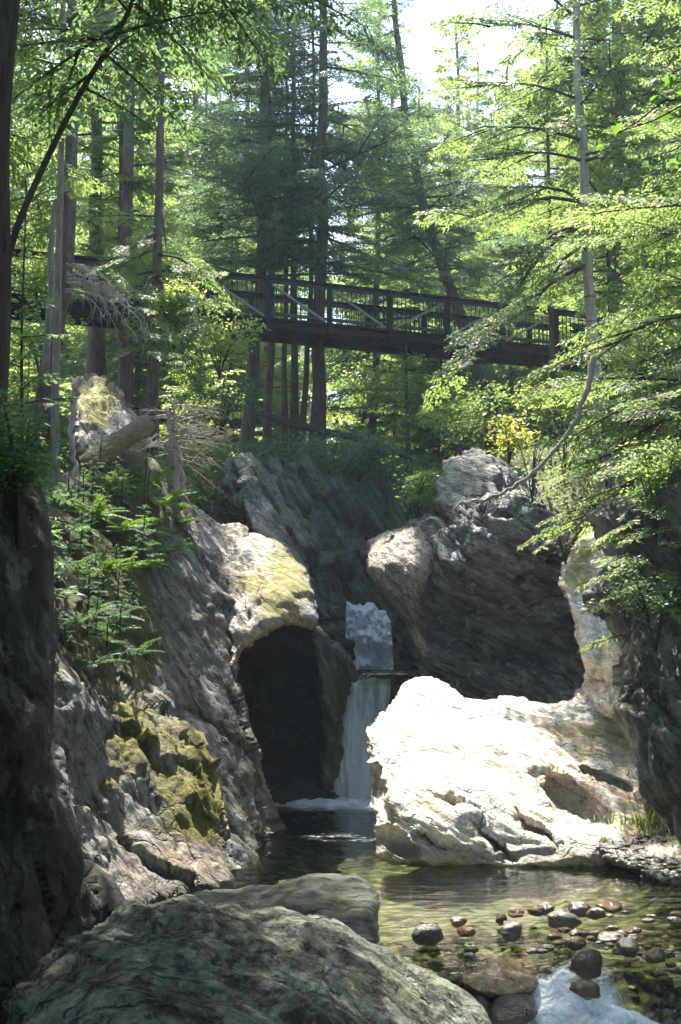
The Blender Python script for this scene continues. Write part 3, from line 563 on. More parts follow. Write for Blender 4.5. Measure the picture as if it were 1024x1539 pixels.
def upper_pool():
    a = P(518, 1006, 27.2); b = P(595, 1006, 27.2); z = 2.36
    xs = np.linspace(.05, 1.35, 30); ys = np.linspace(24.9, 27.6, 50); X, Yw = np.meshgrid(xs, ys); p = np.stack([X, Yw, np.full_like(X, z)], -1).reshape(-1, 3)
    p[:, 2] += .015 * fbm(p * 5, 3, 3) - .25 * np.clip((25.15 - p[:, 1]) / .25, 0, 1) ** 2
    foam = np.exp(-(p[:, 1] - 27.1) ** 2 / .12) * 1.0
    i = np.arange(49)[:, None] * 30; j = np.arange(29)[None]; q = np.stack([i + j, i + j + 1, i + 31 + j, i + 30 + j], -1).reshape(-1, 4)
    tag(obj('water', mesh('water', p, [q], M['water'], True, {'foam': foam, 'ripple': np.full(len(p), .6)})), kind='structure')
upper_pool()
layer('rock_ledge', 'wet dark step that splits the waterfall into two tiers', 'rock',
      [(515, 1012), (560, 1018), (600, 1012), (610, 1100), (600, 1210), (490, 1210), (505, 1100)],
      [(515, 1012, 25.4), (600, 1012, 25.4), (600, 1210, 25.0), (490, 1210, 25.0), (550, 1100, 25.2)], M['dark'], 4, 10, .3, 1.5, .07, R(70), 2, 3, seed=21)

# ------------------------------------------------------------------ stones
import bmesh
def ico(sub):
    bm = bmesh.new(); bmesh.ops.create_icosphere(bm, subdivisions=sub, radius=1); bm.verts.ensure_lookup_table()
    V = np.array([v.co[:] for v in bm.verts]); Fc = np.array([[v.index for v in f.verts] for f in bm.faces]); bm.free(); return V, Fc
ICO = {s: ico(s) for s in (1, 2, 3, 4)}
def stone_v(V, sx, sy, sz, seed, rough=.34):
    d = 1 + rough * fbm(V * 1.1 + seed * 3.7, 3, seed) + .3 * rough * fbm(V * 4 + seed, 2, seed)
    V = V * d[:, None]; V = np.sign(V) * np.abs(V) ** .92
    a = seed * 2.4; c, s = math.cos(a), math.sin(a); V = V * np.array([sx, sy, sz])
    return np.stack([V[:, 0] * c - V[:, 1] * s, V[:, 0] * s + V[:, 1] * c, V[:, 2]], -1)
def stone(px, py, wpx, hpx, label, mat, seed, Yd=None, sink=.35, group='stones lying in the shallow stream'):
    """px,py = foot of the stone at the water line"""
    Yw = Yd or CZ * F / (py - 1000.0) if py < 1440 or Yd else 10.4
    if Yd is None: Yw = CZ * F / (py - 1000.0)
    c = P(px, py, Yw); r = wpx / F * Yw / 2; h = hpx / F * Yw * .9
    V, Fc = ICO[3]; V = stone_v(V, r, r * .85, h * .62, seed)
    # keep the long side across the view
    V = V * np.array([1.05, 1.0, .95]) + np.array([c[0], Yw + r * .4, c[2] + h * .02])
    o = obj('stone', mesh('stone', V, [Fc], mat, True, {'moss': np.zeros(len(V))}), None, (c[0], Yw + r * .4, float(V[:, 2].min())))
    return tag(o, label, 'stone', group)
for k, a in enumerate([
    (646, 1408, 42, 30, 'pale blue-grey round stone, leftmost in the shallows', 'cobble'),
    (690, 1386, 22, 14, 'small pinkish stone just behind the orange one', 'cobble_rust'),
    (702, 1402, 28, 13, 'flat orange stone in the shallows', 'cobble_rust'),
    (770, 1402, 46, 27, 'grey stone ringed by its reflection in mid stream', 'cobble'),
    (754, 1383, 18, 16, 'small dark stone behind the grey mid stream stone', 'cobble_brown'),
    (846, 1388, 40, 24, 'broad dark grey stone right of mid stream', 'cobble'),
    (872, 1368, 32, 20, 'rounded grey stone behind the broad dark one', 'cobble'),
    (898, 1374, 28, 16, 'dull green-grey stone in the row near the far shallows', 'cobble'),
    (920, 1364, 44, 14, 'long low reddish dark stone farthest right in the row', 'cobble_brown'),
    (822, 1368, 26, 14, 'small pale stone touching the row of grey stones', 'cobble'),
    (806, 1370, 24, 12, 'small black stone left of the pale one', 'cobble_brown'),
    (776, 1374, 30, 10, 'low flat brown stone barely above the water', 'cobble_brown'),
    (886, 1452, 56, 34, 'brown round boulder at the head of the rapids', 'cobble_brown'),
    (865, 1420, 30, 18, 'small brown stone behind the brown boulder', 'cobble_brown'),
    (896, 1408, 24, 16, 'black wet pebble between the brown stones', 'cobble_brown'),
    (918, 1412, 40, 16, 'flat tan stone behind the riffle', 'cobble'),
    (945, 1425, 40, 24, 'dark grey stone amid the riffle on the right', 'cobble'),
    (832, 1410, 18, 11, 'tiny black stone left of the brown cluster', 'cobble_brown'),
    (880, 1404, 22, 12, 'tiny dark stone at the back of the brown cluster', 'cobble_brown'),
    (985, 1440, 36, 16, 'brown stone nearest the right edge of the riffle', 'cobble_brown')]):
    stone(a[0], a[1], a[2], a[3], a[4], M[a[5]], k + 101)
rs = np.random.default_rng(77)
for k in range(52):
    px = rs.uniform(700, 1020); py = rs.uniform(1366, 1440)
    if px < 830 and rs.random() < .55: continue
    wd = rs.uniform(9, 24)
    stone(px, py, wd, wd * rs.uniform(.3, .5), 'small wet pebble breaking the surface of the riffle', M[['cobble', 'cobble_brown', 'cobble_brown', 'cobble'][k % 4]], 60 + k, group='small pebbles in the riffle')
stone(885, 1490, 46, 24, 'wet brown stone below the brown boulder in white water', M['cobble_brown'], 40, 9.9)
layer('boulder', 'submerged golden brown boulder the stream slides over', 'boulder',
      [(690, 1455), (730, 1440), (790, 1436), (812, 1452), (815, 1480), (780, 1500), (720, 1500), (690, 1480)],
      [(690, 1455, 10.6), (780, 1436, 11), (815, 1480, 10.3), (720, 1500, 10.1), (750, 1460, 10.4)], M['cobble_gold'], 3, 14, .25, .5, .03, R(20), 2, 3, facet=0.2, seed=31)
layer('boulder', 'smooth olive boulder washed by the rapids at the bottom', 'boulder',
      [(738, 1510), (750, 1494), (790, 1488), (806, 1505), (806, 1530), (760, 1545), (738, 1535)],
      [(738, 1510, 10), (780, 1488, 10.2), (806, 1530, 9.8), (750, 1540, 9.7), (775, 1510, 9.8)], M['fore2'], 3, 14, .2, .4, .02, R(20), 2, 3, facet=0.2, seed=32)
layer('boulder', 'low wet rock at the water edge joined to the foreground rock', 'boulder',
      [(625, 1470), (660, 1485), (700, 1500), (722, 1530), (720, 1560), (640, 1560), (620, 1510)],
      [(625, 1470, 8.9), (700, 1500, 8.9), (720, 1550, 8.7), (640, 1550, 8.4), (660, 1510, 8.6)], M['fore2'], 3, 14, .25, .5, .03, R(30), 2, 3, facet=0.3, seed=33)
def gravel():
    b = MB(); Vi, Fi = ICO[1]; r = np.random.default_rng(5)
    for k in range(1500):
        px = r.uniform(880, 1075); py = r.uniform(1236, 1335)
        if py > 1270 + (px - 900) * .42 + 12: continue
        t = np.clip((py - 1236) / 90, 0, 1); Yd = 17.2 - 2.6 * t + .0 * px
        c = P(px, py, Yd); s = r.uniform(.02, .075) * (1.4 if r.random() < .08 else 1)
        b.add(stone_v(Vi, s, s * r.uniform(.7, 1), s * r.uniform(.45, .8), k % 37, .25) + c, Fi)
    V, f = b.data()
    o = obj('gravel', mesh('gravel', V, f, M['cobble'], False, {'moss': np.zeros(len(V))})); tag(o, 'grey gravel heaped at the foot of the right cliff', 'gravel', kind='stuff')
gravel()
layer('gravel_bar', 'sloping gravel bar along the right bank', 'gravel',
      [(870, 1275), (910, 1250), (980, 1232), (1110, 1225), (1120, 1370), (1040, 1345), (960, 1310), (905, 1292)],
      [(870, 1275, 16.9), (980, 1232, 17.6), (1110, 1225, 17.5), (1120, 1360, 14.2), (1040, 1340, 14.5), (905, 1290, 16.0), (1000, 1280, 15.9)], M['cobble'], 4, 8, .2, .8, .05, 0, 2.5, 1, seed=34, kind='structure')
def bed():
    b = MB(); Vi, Fi = ICO[1]; r = np.random.default_rng(11)
    for k in range(900):
        x = r.uniform(.2, 6); y = r.uniform(9.4, 13.2); s = r.uniform(.03, .1)
        b.add(stone_v(Vi, s, s * .9, s * .6, k % 41, .25) + np.array([x, y, float(gz(np.array([x]), np.array([y]))[0]) + s * .2]), Fi)
    V, f = b.data(); o = obj('pebbles', mesh('pebbles', V, f, M['cobble_brown'], True, {'moss': np.zeros(len(V))})); tag(o, 'small pebbles carpeting the shallow stream bed', 'pebbles', kind='stuff')
bed()

# ------------------------------------------------------------------ footbridge
def bridge():
    A = np.array([-10.2, 28.2]); B = np.array([9.6, 35.9]); L = np.linalg.norm(B - A); d = (B - A) / L; nrm = np.array([-d[1], d[0]])
    def pt(s, off, z): xy = A + d * s + nrm * off; return np.array([xy[0], xy[1], z + zt(s)])
    def zt(s): x = s / L; return 12.63 - .4 * max(0, .5 - x) ** 1.6 + .1 * max(0, x - .5)
    root = empty('footbridge', tuple(pt(0, 0, -1.5)))
    tag(root, 'long dark timber footbridge with slatted railings spanning the gorge', 'bridge')
    W = 1.5; n = 12; ss = np.linspace(.2, L - .2, n + 1)
    dz = -1.08
    b = MB()
    for s0, s1 in zip(ss[:-1], ss[1:]):
        for k in range(8):
            a = s0 + (s1 - s0) * k / 8; c = s0 + (s1 - s0) * (k + .92) / 8
            b.beam((pt(a, W / 2, dz - .06) + pt(c, W / 2, dz - .06)) / 2 - np.array([*(nrm * (W / 2 + .12)), 0]), (pt(a, W / 2, dz - .06) + pt(c, W / 2, dz - .06)) / 2 + np.array([*(nrm * (W / 2 + .12)), 0]), c - a, .05)
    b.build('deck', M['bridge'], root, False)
    for off in (.08, W - .08):
        b = MB()
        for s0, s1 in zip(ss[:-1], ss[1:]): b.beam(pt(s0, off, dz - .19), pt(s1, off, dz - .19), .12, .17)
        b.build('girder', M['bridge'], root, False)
    for k, s in enumerate(ss):
        b = MB(); b.beam(pt(s, .16, dz - .19), pt(s, W - .16, dz - .19), .14, .17); b.build('cross_beam', M['bridge'], root, False)
    for s0, s1 in zip(ss[:-1], ss[1:]):
        b = MB(); b.beam(pt(s0, .16, dz - .3), pt(s1, W - .16, dz - .3), .08, .08); b.build('underside_brace', M['bridge'], root, False)
    for side, off in ((0, 0.), (1, W)):
        b = MB()
        for s0, s1 in zip(ss[:-1], ss[1:]): b.beam(pt(s0, off, -.03), pt(s1, off, -.03), .16, .05)
        b.build('top_rail', M['bridge'], root, False)
        b = MB(); c = MB()
        for s0, s1 in zip(ss[:-1], ss[1:]):
            b.beam(pt(s0, off + .03, -.115), pt(s1, off + .03, -.115), .04, .09); c.beam(pt(s0, off + .03, dz + .1), pt(s1, off + .03, dz + .1), .04, .09)
        b.build('rail_board', M['rail'], root, False); c.build('bottom_rail', M['rail'], root, False)
        for s in ss:
            b = MB(); b.beam(pt(s, off - .02, dz - .3), pt(s, off - .02, -.055), .12, .12, (*d, 0)); b.build('post', M['bridge'], root, False)
        for i, (s0, s1) in enumerate(zip(ss[:-1], ss[1:])):
            b = MB()
            for k in range(1, 13):
                s = s0 + (s1 - s0) * k / 13; b.beam(pt(s, off + .06, dz + .02), pt(s, off + .06, -.08), .018, .018, (*d, 0))
            b.build('railing_slats', M['bridge'], root, False)
            if side == 0:
                b = MB()
                if i < n * .52: b.beam(pt(s0 + .12, off - .0, -.2), pt(s1 - .1, off - .0, dz + .02), .05, .06)
                else: b.beam(pt(s0 + .12, off - .0, dz + .02), pt(s1 - .1, off - .0, -.2), .05, .06)
                b.build('diagonal_brace', M['brace'], root, False)
bridge()

# ------------------------------------------------------------------ foliage
def spray(L, nt_, tl, nl, ll, lw, seed, droop=.12, ang=(62, 38)):
    """flat bough of length L: twigs either side of the axis, each lined with small needle tufts -> (N,4,3) kites"""
    r = np.random.default_rng(seed); O = []
    for i in range(nt_):
        t = (i + r.random() * .7) / nt_; t = .12 + .88 * t
        for sd in (-1, 1):
            if r.random() < .1: continue
            a = R(ang[0] + (ang[1] - ang[0]) * t + r.normal(0, 7)) * sd; T = tl * L * (.25 + .75 * math.sin(math.pi * min(1, t * .75 + .25)) ** .8) * (1.15 - t * .75) * r.uniform(.6, 1.15)
            m = max(3, int(nl * T / (tl * L) + .5)); s = (np.arange(m) + r.random(m) * .6) / m
            px = t * L + np.cos(a) * T * s; py = np.sin(a) * T * s
            for sg in (-1, 1):
                b = a + sg * R(38) + r.normal(0, .25, m)
                l = ll * r.uniform(.65, 1.25, m) * (1.1 - .4 * s); O.append(np.stack([px, py, b, l, r.normal(0, .35, m)], -1))
    O.append(np.stack([np.linspace(.5, 1, 8) * L, r.normal(0, .01, 8), r.normal(0, .4, 8), np.full(8, ll), np.zeros(8)], -1))
    O = np.concatenate(O); x, y, b, l, tz = O.T
    dx, dy = np.cos(b), np.sin(b); D = np.stack([dx, dy, -.25 + .6 * tz], -1); S = np.stack([-dy, dx, r.normal(0, .45, len(x))], -1)
    C = np.stack([x, y, r.normal(0, .012 * L, len(x))], -1)
    K = np.stack([C, C + D * (l * .45)[:, None] + S * (lw / 2), C + D * l[:, None], C + D * (l * .45)[:, None] - S * (lw / 2)], 1)
    rr = np.sqrt(K[..., 0] ** 2 + 1.6 * K[..., 1] ** 2); K[..., 2] -= droop * rr ** 2 / L
    return K
CLS = [.7, 1.3, 2.1, 3.2]
def sprayset(dens, leaf, sd):
    return {c: [spray(c, max(5, int(dens * c * 4.2 + 3)), .42, max(4, int(dens * c * 5 + 2)), leaf, leaf * .29, sd + i * 10 + int(c * 100), .1) for i in range(4)] for c in CLS}
SP_MID = sprayset(1.3, .105, 100); SP_FAR = sprayset(.75, .19, 500); SP_NEAR = sprayset(1.7, .085, 900)
def rot_to(az, el, roll):
    ca, sa, ce, se = math.cos(az), math.sin(az), math.cos(el), math.sin(el)
    X = np.array([ca * ce, sa * ce, se]); Yv = np.array([-sa, ca, 0]); Z = np.cross(X, Yv)
    c, s = math.cos(roll), math.sin(roll); return np.stack([X, Yv * c + Z * s, -Yv * s + Z * c])
# sun openings in the canopy: (world point, radius) that the canopy leaves open to the sun
LIT = []
def lit(px, py, Yd, r): LIT.append((P(px, py, Yd), r))
for a in [(640, 1120, 18, 1.1), (720, 1150, 17.6, 1.2), (800, 1150, 17.6, 1.2), (880, 1130, 18, 1.1), (940, 1160, 17.6, .9), (650, 1060, 19.3, .9), (620, 1240, 16.3, .9), (740, 1240, 16.2, .9), (850, 1250, 16.3, .8),
          (390, 840, 22.3, .8), (430, 890, 21.3, .7), (360, 800, 23.2, .5), (580, 835, 24, .55), (560, 860, 24.3, .4), (620, 960, 23.6, .3), (890, 860, 20.4, .6), (900, 960, 19.4, .6), (910, 1020, 18.9, .6),
          (300, 1130, 15.8, .4), (325, 1170, 15.3, .4), (230, 1070, 16, .3), (270, 1220, 14.4, .4), (300, 1250, 14.2, .3), (110, 1150, 13, .3), (215, 1130, 15, .2), (150, 590, 23, .5), (260, 770, 21.6, .4),
          (200, 970, 16.6, .25), (245, 800, 20.3, .4), (560, 1260, 18, .8), (520, 1240, 19, .5), (640, 1330, 14, .9), (760, 1330, 14, 1.), (880, 1340, 13.8, 1.), (960, 1260, 16.6, .8), (950, 1130, 18, 1.1), (970, 1200, 17, 1.), (900, 1200, 17.2, 1.), (85, 700, 20, .3), (85, 600, 20, .3)]: lit(*a)
for a in [(285, 1110, 16, .6), (320, 1180, 15.2, .6), (270, 1210, 14.4, .6), (320, 1260, 14.2, .5), (120, 1060, 14.2, .45), (110, 1170, 12.8, .45), (205, 1130, 14.6, .4), (215, 985, 17, .4), (180, 930, 16.6, .35), (235, 960, 17.3, .35), (350, 950, 20.6, .45), (395, 900, 21.2, .9), (345, 830, 22.4, .6), (270, 790, 21, .5), (240, 760, 20.8, .5), (205, 1060, 15.8, .4)]: lit(*a)
for a in [(600, 1100, 18.6), (680, 1180, 17), (760, 1090, 18.6), (840, 1190, 17.2), (900, 1090, 19), (700, 1060, 19.5), (800, 1060, 19.8), (590, 1190, 17)]: lit(*a, 1.3)
for a in [(870, 830, 21.3), (900, 900, 20), (915, 1000, 19), (925, 950, 19.4)]: lit(*a, .9)
# view openings: photo polygons kept free of boughs nearer than a depth
CLEAR = [([(325, 405), (560, 425), (560, 540), (325, 520)], 36), ([(560, 425), (680, 450), (680, 505), (640, 530), (560, 530)], 36), ([(690, 440), (890, 470), (890, 540), (690, 540)], 26),
         ([(300, 740), (650, 740), (860, 860), (940, 1000), (1024, 1300), (1024, 1539), (90, 1539), (90, 1000), (250, 850)], 60),
         ([(380, 560), (600, 620), (600, 740), (380, 740)], 33), ([(420, 520), (500, 520), (500, 560), (420, 560)], 60), ([(605, 25), (700, 20), (690, 100), (640, 140), (615, 90)], 99),
         ([(100, 560), (210, 570), (230, 680), (110, 690)], 24), ([(650, 690), (780, 690), (820, 820), (650, 790)], 23)]
CLEAR = [(np.array(p, float), d) for p, d in CLEAR]
def keep_bough(c):
    """c (n,3) leaf centres of one bough"""
    for T, r in LIT:
        wv = c - T; al = wv @ SV; pr = np.linalg.norm(wv - al[:, None] * SV, axis=1)
        if ((al > .3) & (pr < r)).mean() > .02: return False
    x, y = proj(c); q = np.stack([x, y], -1)
    for p, dm in CLEAR:
        k = c[:, 1] < dm
        if k.any() and (inside(p, q) & k).mean() > .3: return False
    return True
def keep_sun(c):
    for T, r in LIT:
        wv = c - T; al = float(wv @ SV)
        if al > .3 and np.linalg.norm(wv - al * SV) < r: return False
    return True
class Crown:
    def __init__(s, sps, seed): s.K = []; s.t = []; s.wood = MB(); s.sps = sps; s.r = np.random.default_rng(seed); s.nw = 0
    def bough(s, o, az, el, L, droop=0, check=True, wood=True, tint=None):
        c = min(CLS, key=lambda k: abs(math.log(k / L))); K = s.sps[c][s.r.integers(4)]
        W = (K.reshape(-1, 3) * (L / c) @ rot_to(az, el, s.r.normal(0, .25))).reshape(-1, 4, 3) + o
        if check and not keep_bough(W[::4, 0]): return False
        s.K.append(W); s.t.append(np.clip((s.r.uniform(.15, .85) if tint is None else tint) + s.r.normal(0, .12, len(K)), 0, 1))
        if wood:
            d = np.array([math.cos(az) * math.cos(el), math.sin(az) * math.cos(el), math.sin(el)]); ts = np.linspace(0, .95, 5)
            pts = o + d * (ts * L)[:, None]; pts[:, 2] -= .1 * L * ts ** 2
            s.wood.tube(pts, np.linspace(.011 * L + .006, .004, 5), 4, False); s.nw += 1
        return True
    def to(s, o, e, n=3, L=1.2, spread=.6, check=True):
        """long limb from o to e with boughs along it"""
        o = np.asarray(o, float); e = np.asarray(e, float); D = e - o; ln = np.linalg.norm(D); ts = np.linspace(0, 1, 8)
        pts = o + D * ts[:, None]; pts[:, 2] += .08 * ln * np.sin(np.pi * ts) - 0; pts += s.r.normal(0, .015 * ln, pts.shape) * ts[:, None]
        s.wood.tube(pts, np.linspace(.012 * ln + .012, .006, 8), 5); s.nw += 1
        az = math.atan2(D[1], D[0])
        for k in range(n):
            t = .3 + .7 * (k + .5) / n; p = o + D * t; p[2] += .08 * ln * math.sin(math.pi * t)
            s.bough(p, az + s.r.normal(0, spread) + (.6 if k % 2 else -.6) * (1 - t), math.atan2(D[2], math.hypot(D[0], D[1])) * .5 + s.r.normal(-.1, .15), L * s.r.uniform(.75, 1.2), check=check)
    def build(s, root, mat, name='crown', wmat=None):
        if s.K:
            K = np.concatenate(s.K); t = np.concatenate(s.t).repeat(4)
            part(name, K.reshape(-1, 3), [np.arange(len(K) * 4).reshape(-1, 4)], mat, root, False, {'tint': t})
        if s.nw: s.wood.build('limbs', wmat or M['darkbark'], root)
def trunk_path(pts, Yd, top, base_drop=.4):
    """photo points from base upward at depth Yd, continued to height top"""
    p = np.array(pts, float); w_ = P(p[:, 0], p[:, 1], Yd)
    d = w_[-1] - w_[-2]; d /= np.linalg.norm(d)
    if w_[-1, 2] < top:
        d = np.array([d[0] * .6, d[1] * .6, max(d[2], .5)]); w_ = np.concatenate([w_, [w_[-1] + d * (top - w_[-1, 2]) / d[2]]])
    s = np.concatenate([[0], np.cumsum(np.linalg.norm(np.diff(w_, axis=0), axis=1))]); q = np.linspace(0, s[-1], 40)
    o = np.stack([np.interp(q, s, w_[:, k]) for k in range(3)], -1)
    for _ in range(3): o[1:-1] = (o[:-2] + 2 * o[1:-1] + o[2:]) / 4
    o[0, 2] -= base_drop; return o
def tree(name, label, pts, Yd, wpx, top, mat='bark', leaf='hemlock', crown=(9, 3.0, 70), sps=None, seed=0, cat='tree', group=None, limbs=(), flare=1.6, check=True, shape=1.):
    path = trunk_path(pts, Yd, top); r0 = wpx / F * Yd / 2; n = len(path); h = np.linspace(0, 1, n)
    g = float(gz(path[:1, 0], path[:1, 1])[0])
    if path[0, 2] > g: path[0, 2] = g - .3
    root = empty(name, tuple(path[0])); tag(root, label, cat, group)
    rad = r0 * (1 - .72 * h) * (1 + (flare - 1) * np.exp(-h * 26)); rr = np.random.default_rng(seed)
    path[1:-1] += np.stack([vn(np.stack([path[1:-1, 2] * .6, 0 * h[1:-1] + seed, 0 * h[1:-1]], -1), 2), vn(np.stack([path[1:-1, 2] * .6, 0 * h[1:-1] + seed + 40, 0 * h[1:-1]], -1), 2), 0 * h[1:-1]], -1) * r0 * .35
    tb = MB(); tb.tube(path, rad, 14)
    c = Crown(sps or SP_MID, seed); z0, Lb, cnt = crown
    zs = path[:, 2]
    for k in range(cnt):
        t = (k + rr.random()) / cnt; z = z0 + (top - .3 - z0) * t
        o = np.array([np.interp(z, zs, path[:, j]) for j in range(3)]); o[2] = z
        L = Lb * (1 - t ** 1.3 * .85) * rr.uniform(.38, 1.28) * (.7 + .3 * min(1, t * 6)); az = k * 2.4 + rr.normal(0, .4); el = rr.normal(.05, .16) - .15 * (1 - t) + .3 * t
        ok = c.bough(o, az, el, L, check=check)
        if ok and L > 1.6:
            for _ in range(2):
                c.bough(o + np.array([math.cos(az), math.sin(az), math.sin(el)]) * L * rr.uniform(.25, .6), az + rr.choice([-1, 1]) * rr.uniform(.5, .9), el + rr.normal(-.1, .1), L * .55, check=check)
    for a in limbs:
        (sx, sy), (ex, ey, eY), nb, Lb2 = a
        k = int(np.argmin(np.abs(proj(path)[1] - sy))); c.to(path[k], P(ex, ey, eY), nb, Lb2, check=False)
    if 0 < c.nw < 40:
        V_, F_ = c.wood.data(); tb.add(V_, *F_); c.nw = 0
    tb.build('trunk', M[mat], root); c.build(root, M[leaf], wmat=M['darkbark'] if mat != 'palebark' else M['bark'])
    return root
T_ = tree
def over(x, y, z):
    return tuple(float(a) for a in proj(np.array([x, y, z])))
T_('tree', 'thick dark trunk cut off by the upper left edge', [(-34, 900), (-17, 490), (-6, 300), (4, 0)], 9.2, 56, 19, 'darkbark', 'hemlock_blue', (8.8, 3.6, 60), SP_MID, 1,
   limbs=[(over(-2.3, 9.2, 9.9), (*over(0, 10.6, 10), 10.6), 8, 1.5), (over(-2.3, 9.2, 10.2), (*over(1.3, 11.6, 10.2), 11.6), 9, 1.5), (over(-2.3, 9.2, 10.6), (*over(-.6, 12.6, 10.8), 12.6), 8, 1.5), (over(-2.3, 9.2, 11), (*over(-3.4, 12, 11), 12), 7, 1.5), (over(-2.3, 9.2, 11.2), (*over(.6, 9.3, 10.4), 9.3), 8, 1.5)])  # limbs lie unseen above the frame, added to shade the foreground rock
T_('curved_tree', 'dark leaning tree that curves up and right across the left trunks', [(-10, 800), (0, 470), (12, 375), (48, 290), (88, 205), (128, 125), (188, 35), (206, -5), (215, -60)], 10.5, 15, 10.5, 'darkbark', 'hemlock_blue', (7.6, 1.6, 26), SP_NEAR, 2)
T_('tree', 'slim pale trunk standing in front of the thick brown trunk on the left', [(84, 775), (84, 640), (87, 400), (95, 100), (97, 0)], 19.5, 14, 20, 'palebark', 'hemlock', (10.5, 1.8, 34), None, 3, limbs=[(over(-4.4, 19.5, 13.6), (*over(-1.2, 16.6, 13.2), 16.6), 9, 1.4), (over(-4.4, 19.5, 14), (*over(-.3, 17, 13.7), 17), 9, 1.4), (over(-4.4, 19.5, 13.2), (*over(-2, 16.2, 12.6), 16.2), 8, 1.4)])  # limbs added near the frame top to shade the low dark boulder
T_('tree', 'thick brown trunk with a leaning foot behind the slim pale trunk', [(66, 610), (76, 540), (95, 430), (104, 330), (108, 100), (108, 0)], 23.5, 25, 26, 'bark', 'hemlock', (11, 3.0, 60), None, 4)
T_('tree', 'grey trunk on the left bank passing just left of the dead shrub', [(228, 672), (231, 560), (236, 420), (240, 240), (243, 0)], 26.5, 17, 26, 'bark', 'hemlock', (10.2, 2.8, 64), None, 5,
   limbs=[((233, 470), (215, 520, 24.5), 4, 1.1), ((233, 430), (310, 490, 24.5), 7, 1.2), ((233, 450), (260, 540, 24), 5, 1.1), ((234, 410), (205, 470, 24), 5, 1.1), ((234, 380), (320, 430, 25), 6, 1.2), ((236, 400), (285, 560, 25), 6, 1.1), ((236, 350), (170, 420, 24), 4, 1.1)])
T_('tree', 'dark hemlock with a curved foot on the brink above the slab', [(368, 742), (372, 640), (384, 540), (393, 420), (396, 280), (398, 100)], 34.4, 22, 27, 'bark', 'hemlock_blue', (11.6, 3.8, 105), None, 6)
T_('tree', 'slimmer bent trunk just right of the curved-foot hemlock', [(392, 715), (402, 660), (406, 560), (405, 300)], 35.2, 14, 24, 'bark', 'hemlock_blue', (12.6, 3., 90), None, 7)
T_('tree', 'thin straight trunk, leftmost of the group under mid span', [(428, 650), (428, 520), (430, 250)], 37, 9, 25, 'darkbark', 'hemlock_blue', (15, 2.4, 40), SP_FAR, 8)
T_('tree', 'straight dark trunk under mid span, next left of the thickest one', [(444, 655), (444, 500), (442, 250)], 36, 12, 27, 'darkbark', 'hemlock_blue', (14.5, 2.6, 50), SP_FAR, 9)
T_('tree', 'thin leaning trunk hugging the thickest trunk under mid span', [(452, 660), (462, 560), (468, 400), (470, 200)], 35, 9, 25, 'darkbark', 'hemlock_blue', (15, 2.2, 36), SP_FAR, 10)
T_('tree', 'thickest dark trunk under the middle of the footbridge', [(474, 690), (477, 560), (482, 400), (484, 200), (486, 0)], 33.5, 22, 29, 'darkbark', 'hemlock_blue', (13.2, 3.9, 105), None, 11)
T_('leaning_tree', 'big leaning dark trunk crossing behind the footbridge', [(745, 632), (716, 548), (676, 432), (640, 320), (620, 235), (606, 140)], 38, 21, 27, 'bark', 'hemlock_blue', (14, 3.0, 110), None, 12, limbs=[((640, 320), (700, 290, 36), 5, 1.4), ((625, 250), (690, 210, 36.5), 5, 1.4), ((660, 390), (590, 340, 36), 5, 1.4), ((606, 140), (560, 60, 36), 5, 1.6), ((615, 190), (540, 180, 36), 5, 1.6)])
T_('birch_tree', 'pale birch trunk standing at the right end of the footbridge', [(915, 720), (905, 640), (896, 530), (886, 410), (881, 320), (871, 150), (868, 0)], 25, 20, 24, 'birch', 'hemlock', (9.5, 2.6, 70), None, 13,
   limbs=[((884, 400), (690, 560, 23.5), 9, 1.25), ((884, 350), (730, 500, 23), 7, 1.2), ((884, 330), (760, 420, 23.5), 6, 1.2), ((880, 300), (700, 330, 24), 6, 1.3), ((876, 250), (740, 240, 24), 6, 1.3), ((872, 150), (720, 130, 24.5), 7, 1.3), ((870, 60), (730, 40, 24.5), 7, 1.4), ((874, 200), (700, 200, 24), 7, 1.3), ((880, 290), (760, 290, 23), 6, 1.3), ((868, 20), (760, -40, 24), 6, 1.4), ((884, 380), (800, 470, 23), 6, 1.1), ((876, 230), (960, 260, 23), 6, 1.3), ((880, 330), (980, 380, 23), 6, 1.3), ((870, 100), (980, 120, 23.5), 6, 1.4)])
T_('tree', 'dark slender trunk behind and right of the birch', [(925, 640), (920, 400), (910, 250), (903, 130), (898, 0)], 31, 13, 25, 'darkbark', 'hemlock', (12, 2.8, 60), None, 14)
T_('tree', 'thin dark stem below the right part of the footbridge', [(830, 650), (828, 480), (826, 300)], 30, 9, 19, 'darkbark', 'hemlock', (12.5, 2.0, 34), None, 15)
T_('tree', 'thin trunk rising from the brink right of the fallen log', [(616, 720), (614, 640), (612, 560)], 33, 9, 12, 'darkbark', 'hemlock', (9, 1.5, 26), None, 16)
T_('tree', 'broad grey trunk half hidden under the left end of the footbridge', [(146, 575), (144, 500), (146, 250)], 33, 26, 26, 'bark', 'hemlock', (13, 3.2, 60), SP_FAR, 17)
T_('tree', 'dark trunk right of the broad grey one under the left span', [(184, 600), (183, 500), (183, 200)], 32, 14, 25, 'darkbark', 'hemlock', (13, 2.8, 55), SP_FAR, 18)
T_('tree', 'thin stem above the footbridge railing by the left trunks', [(143, 600), (143, 400), (142, 250), (142, 180)], 36, 7, 20, 'darkbark', 'hemlock', (13.5, 2.0, 40), SP_FAR, 19)
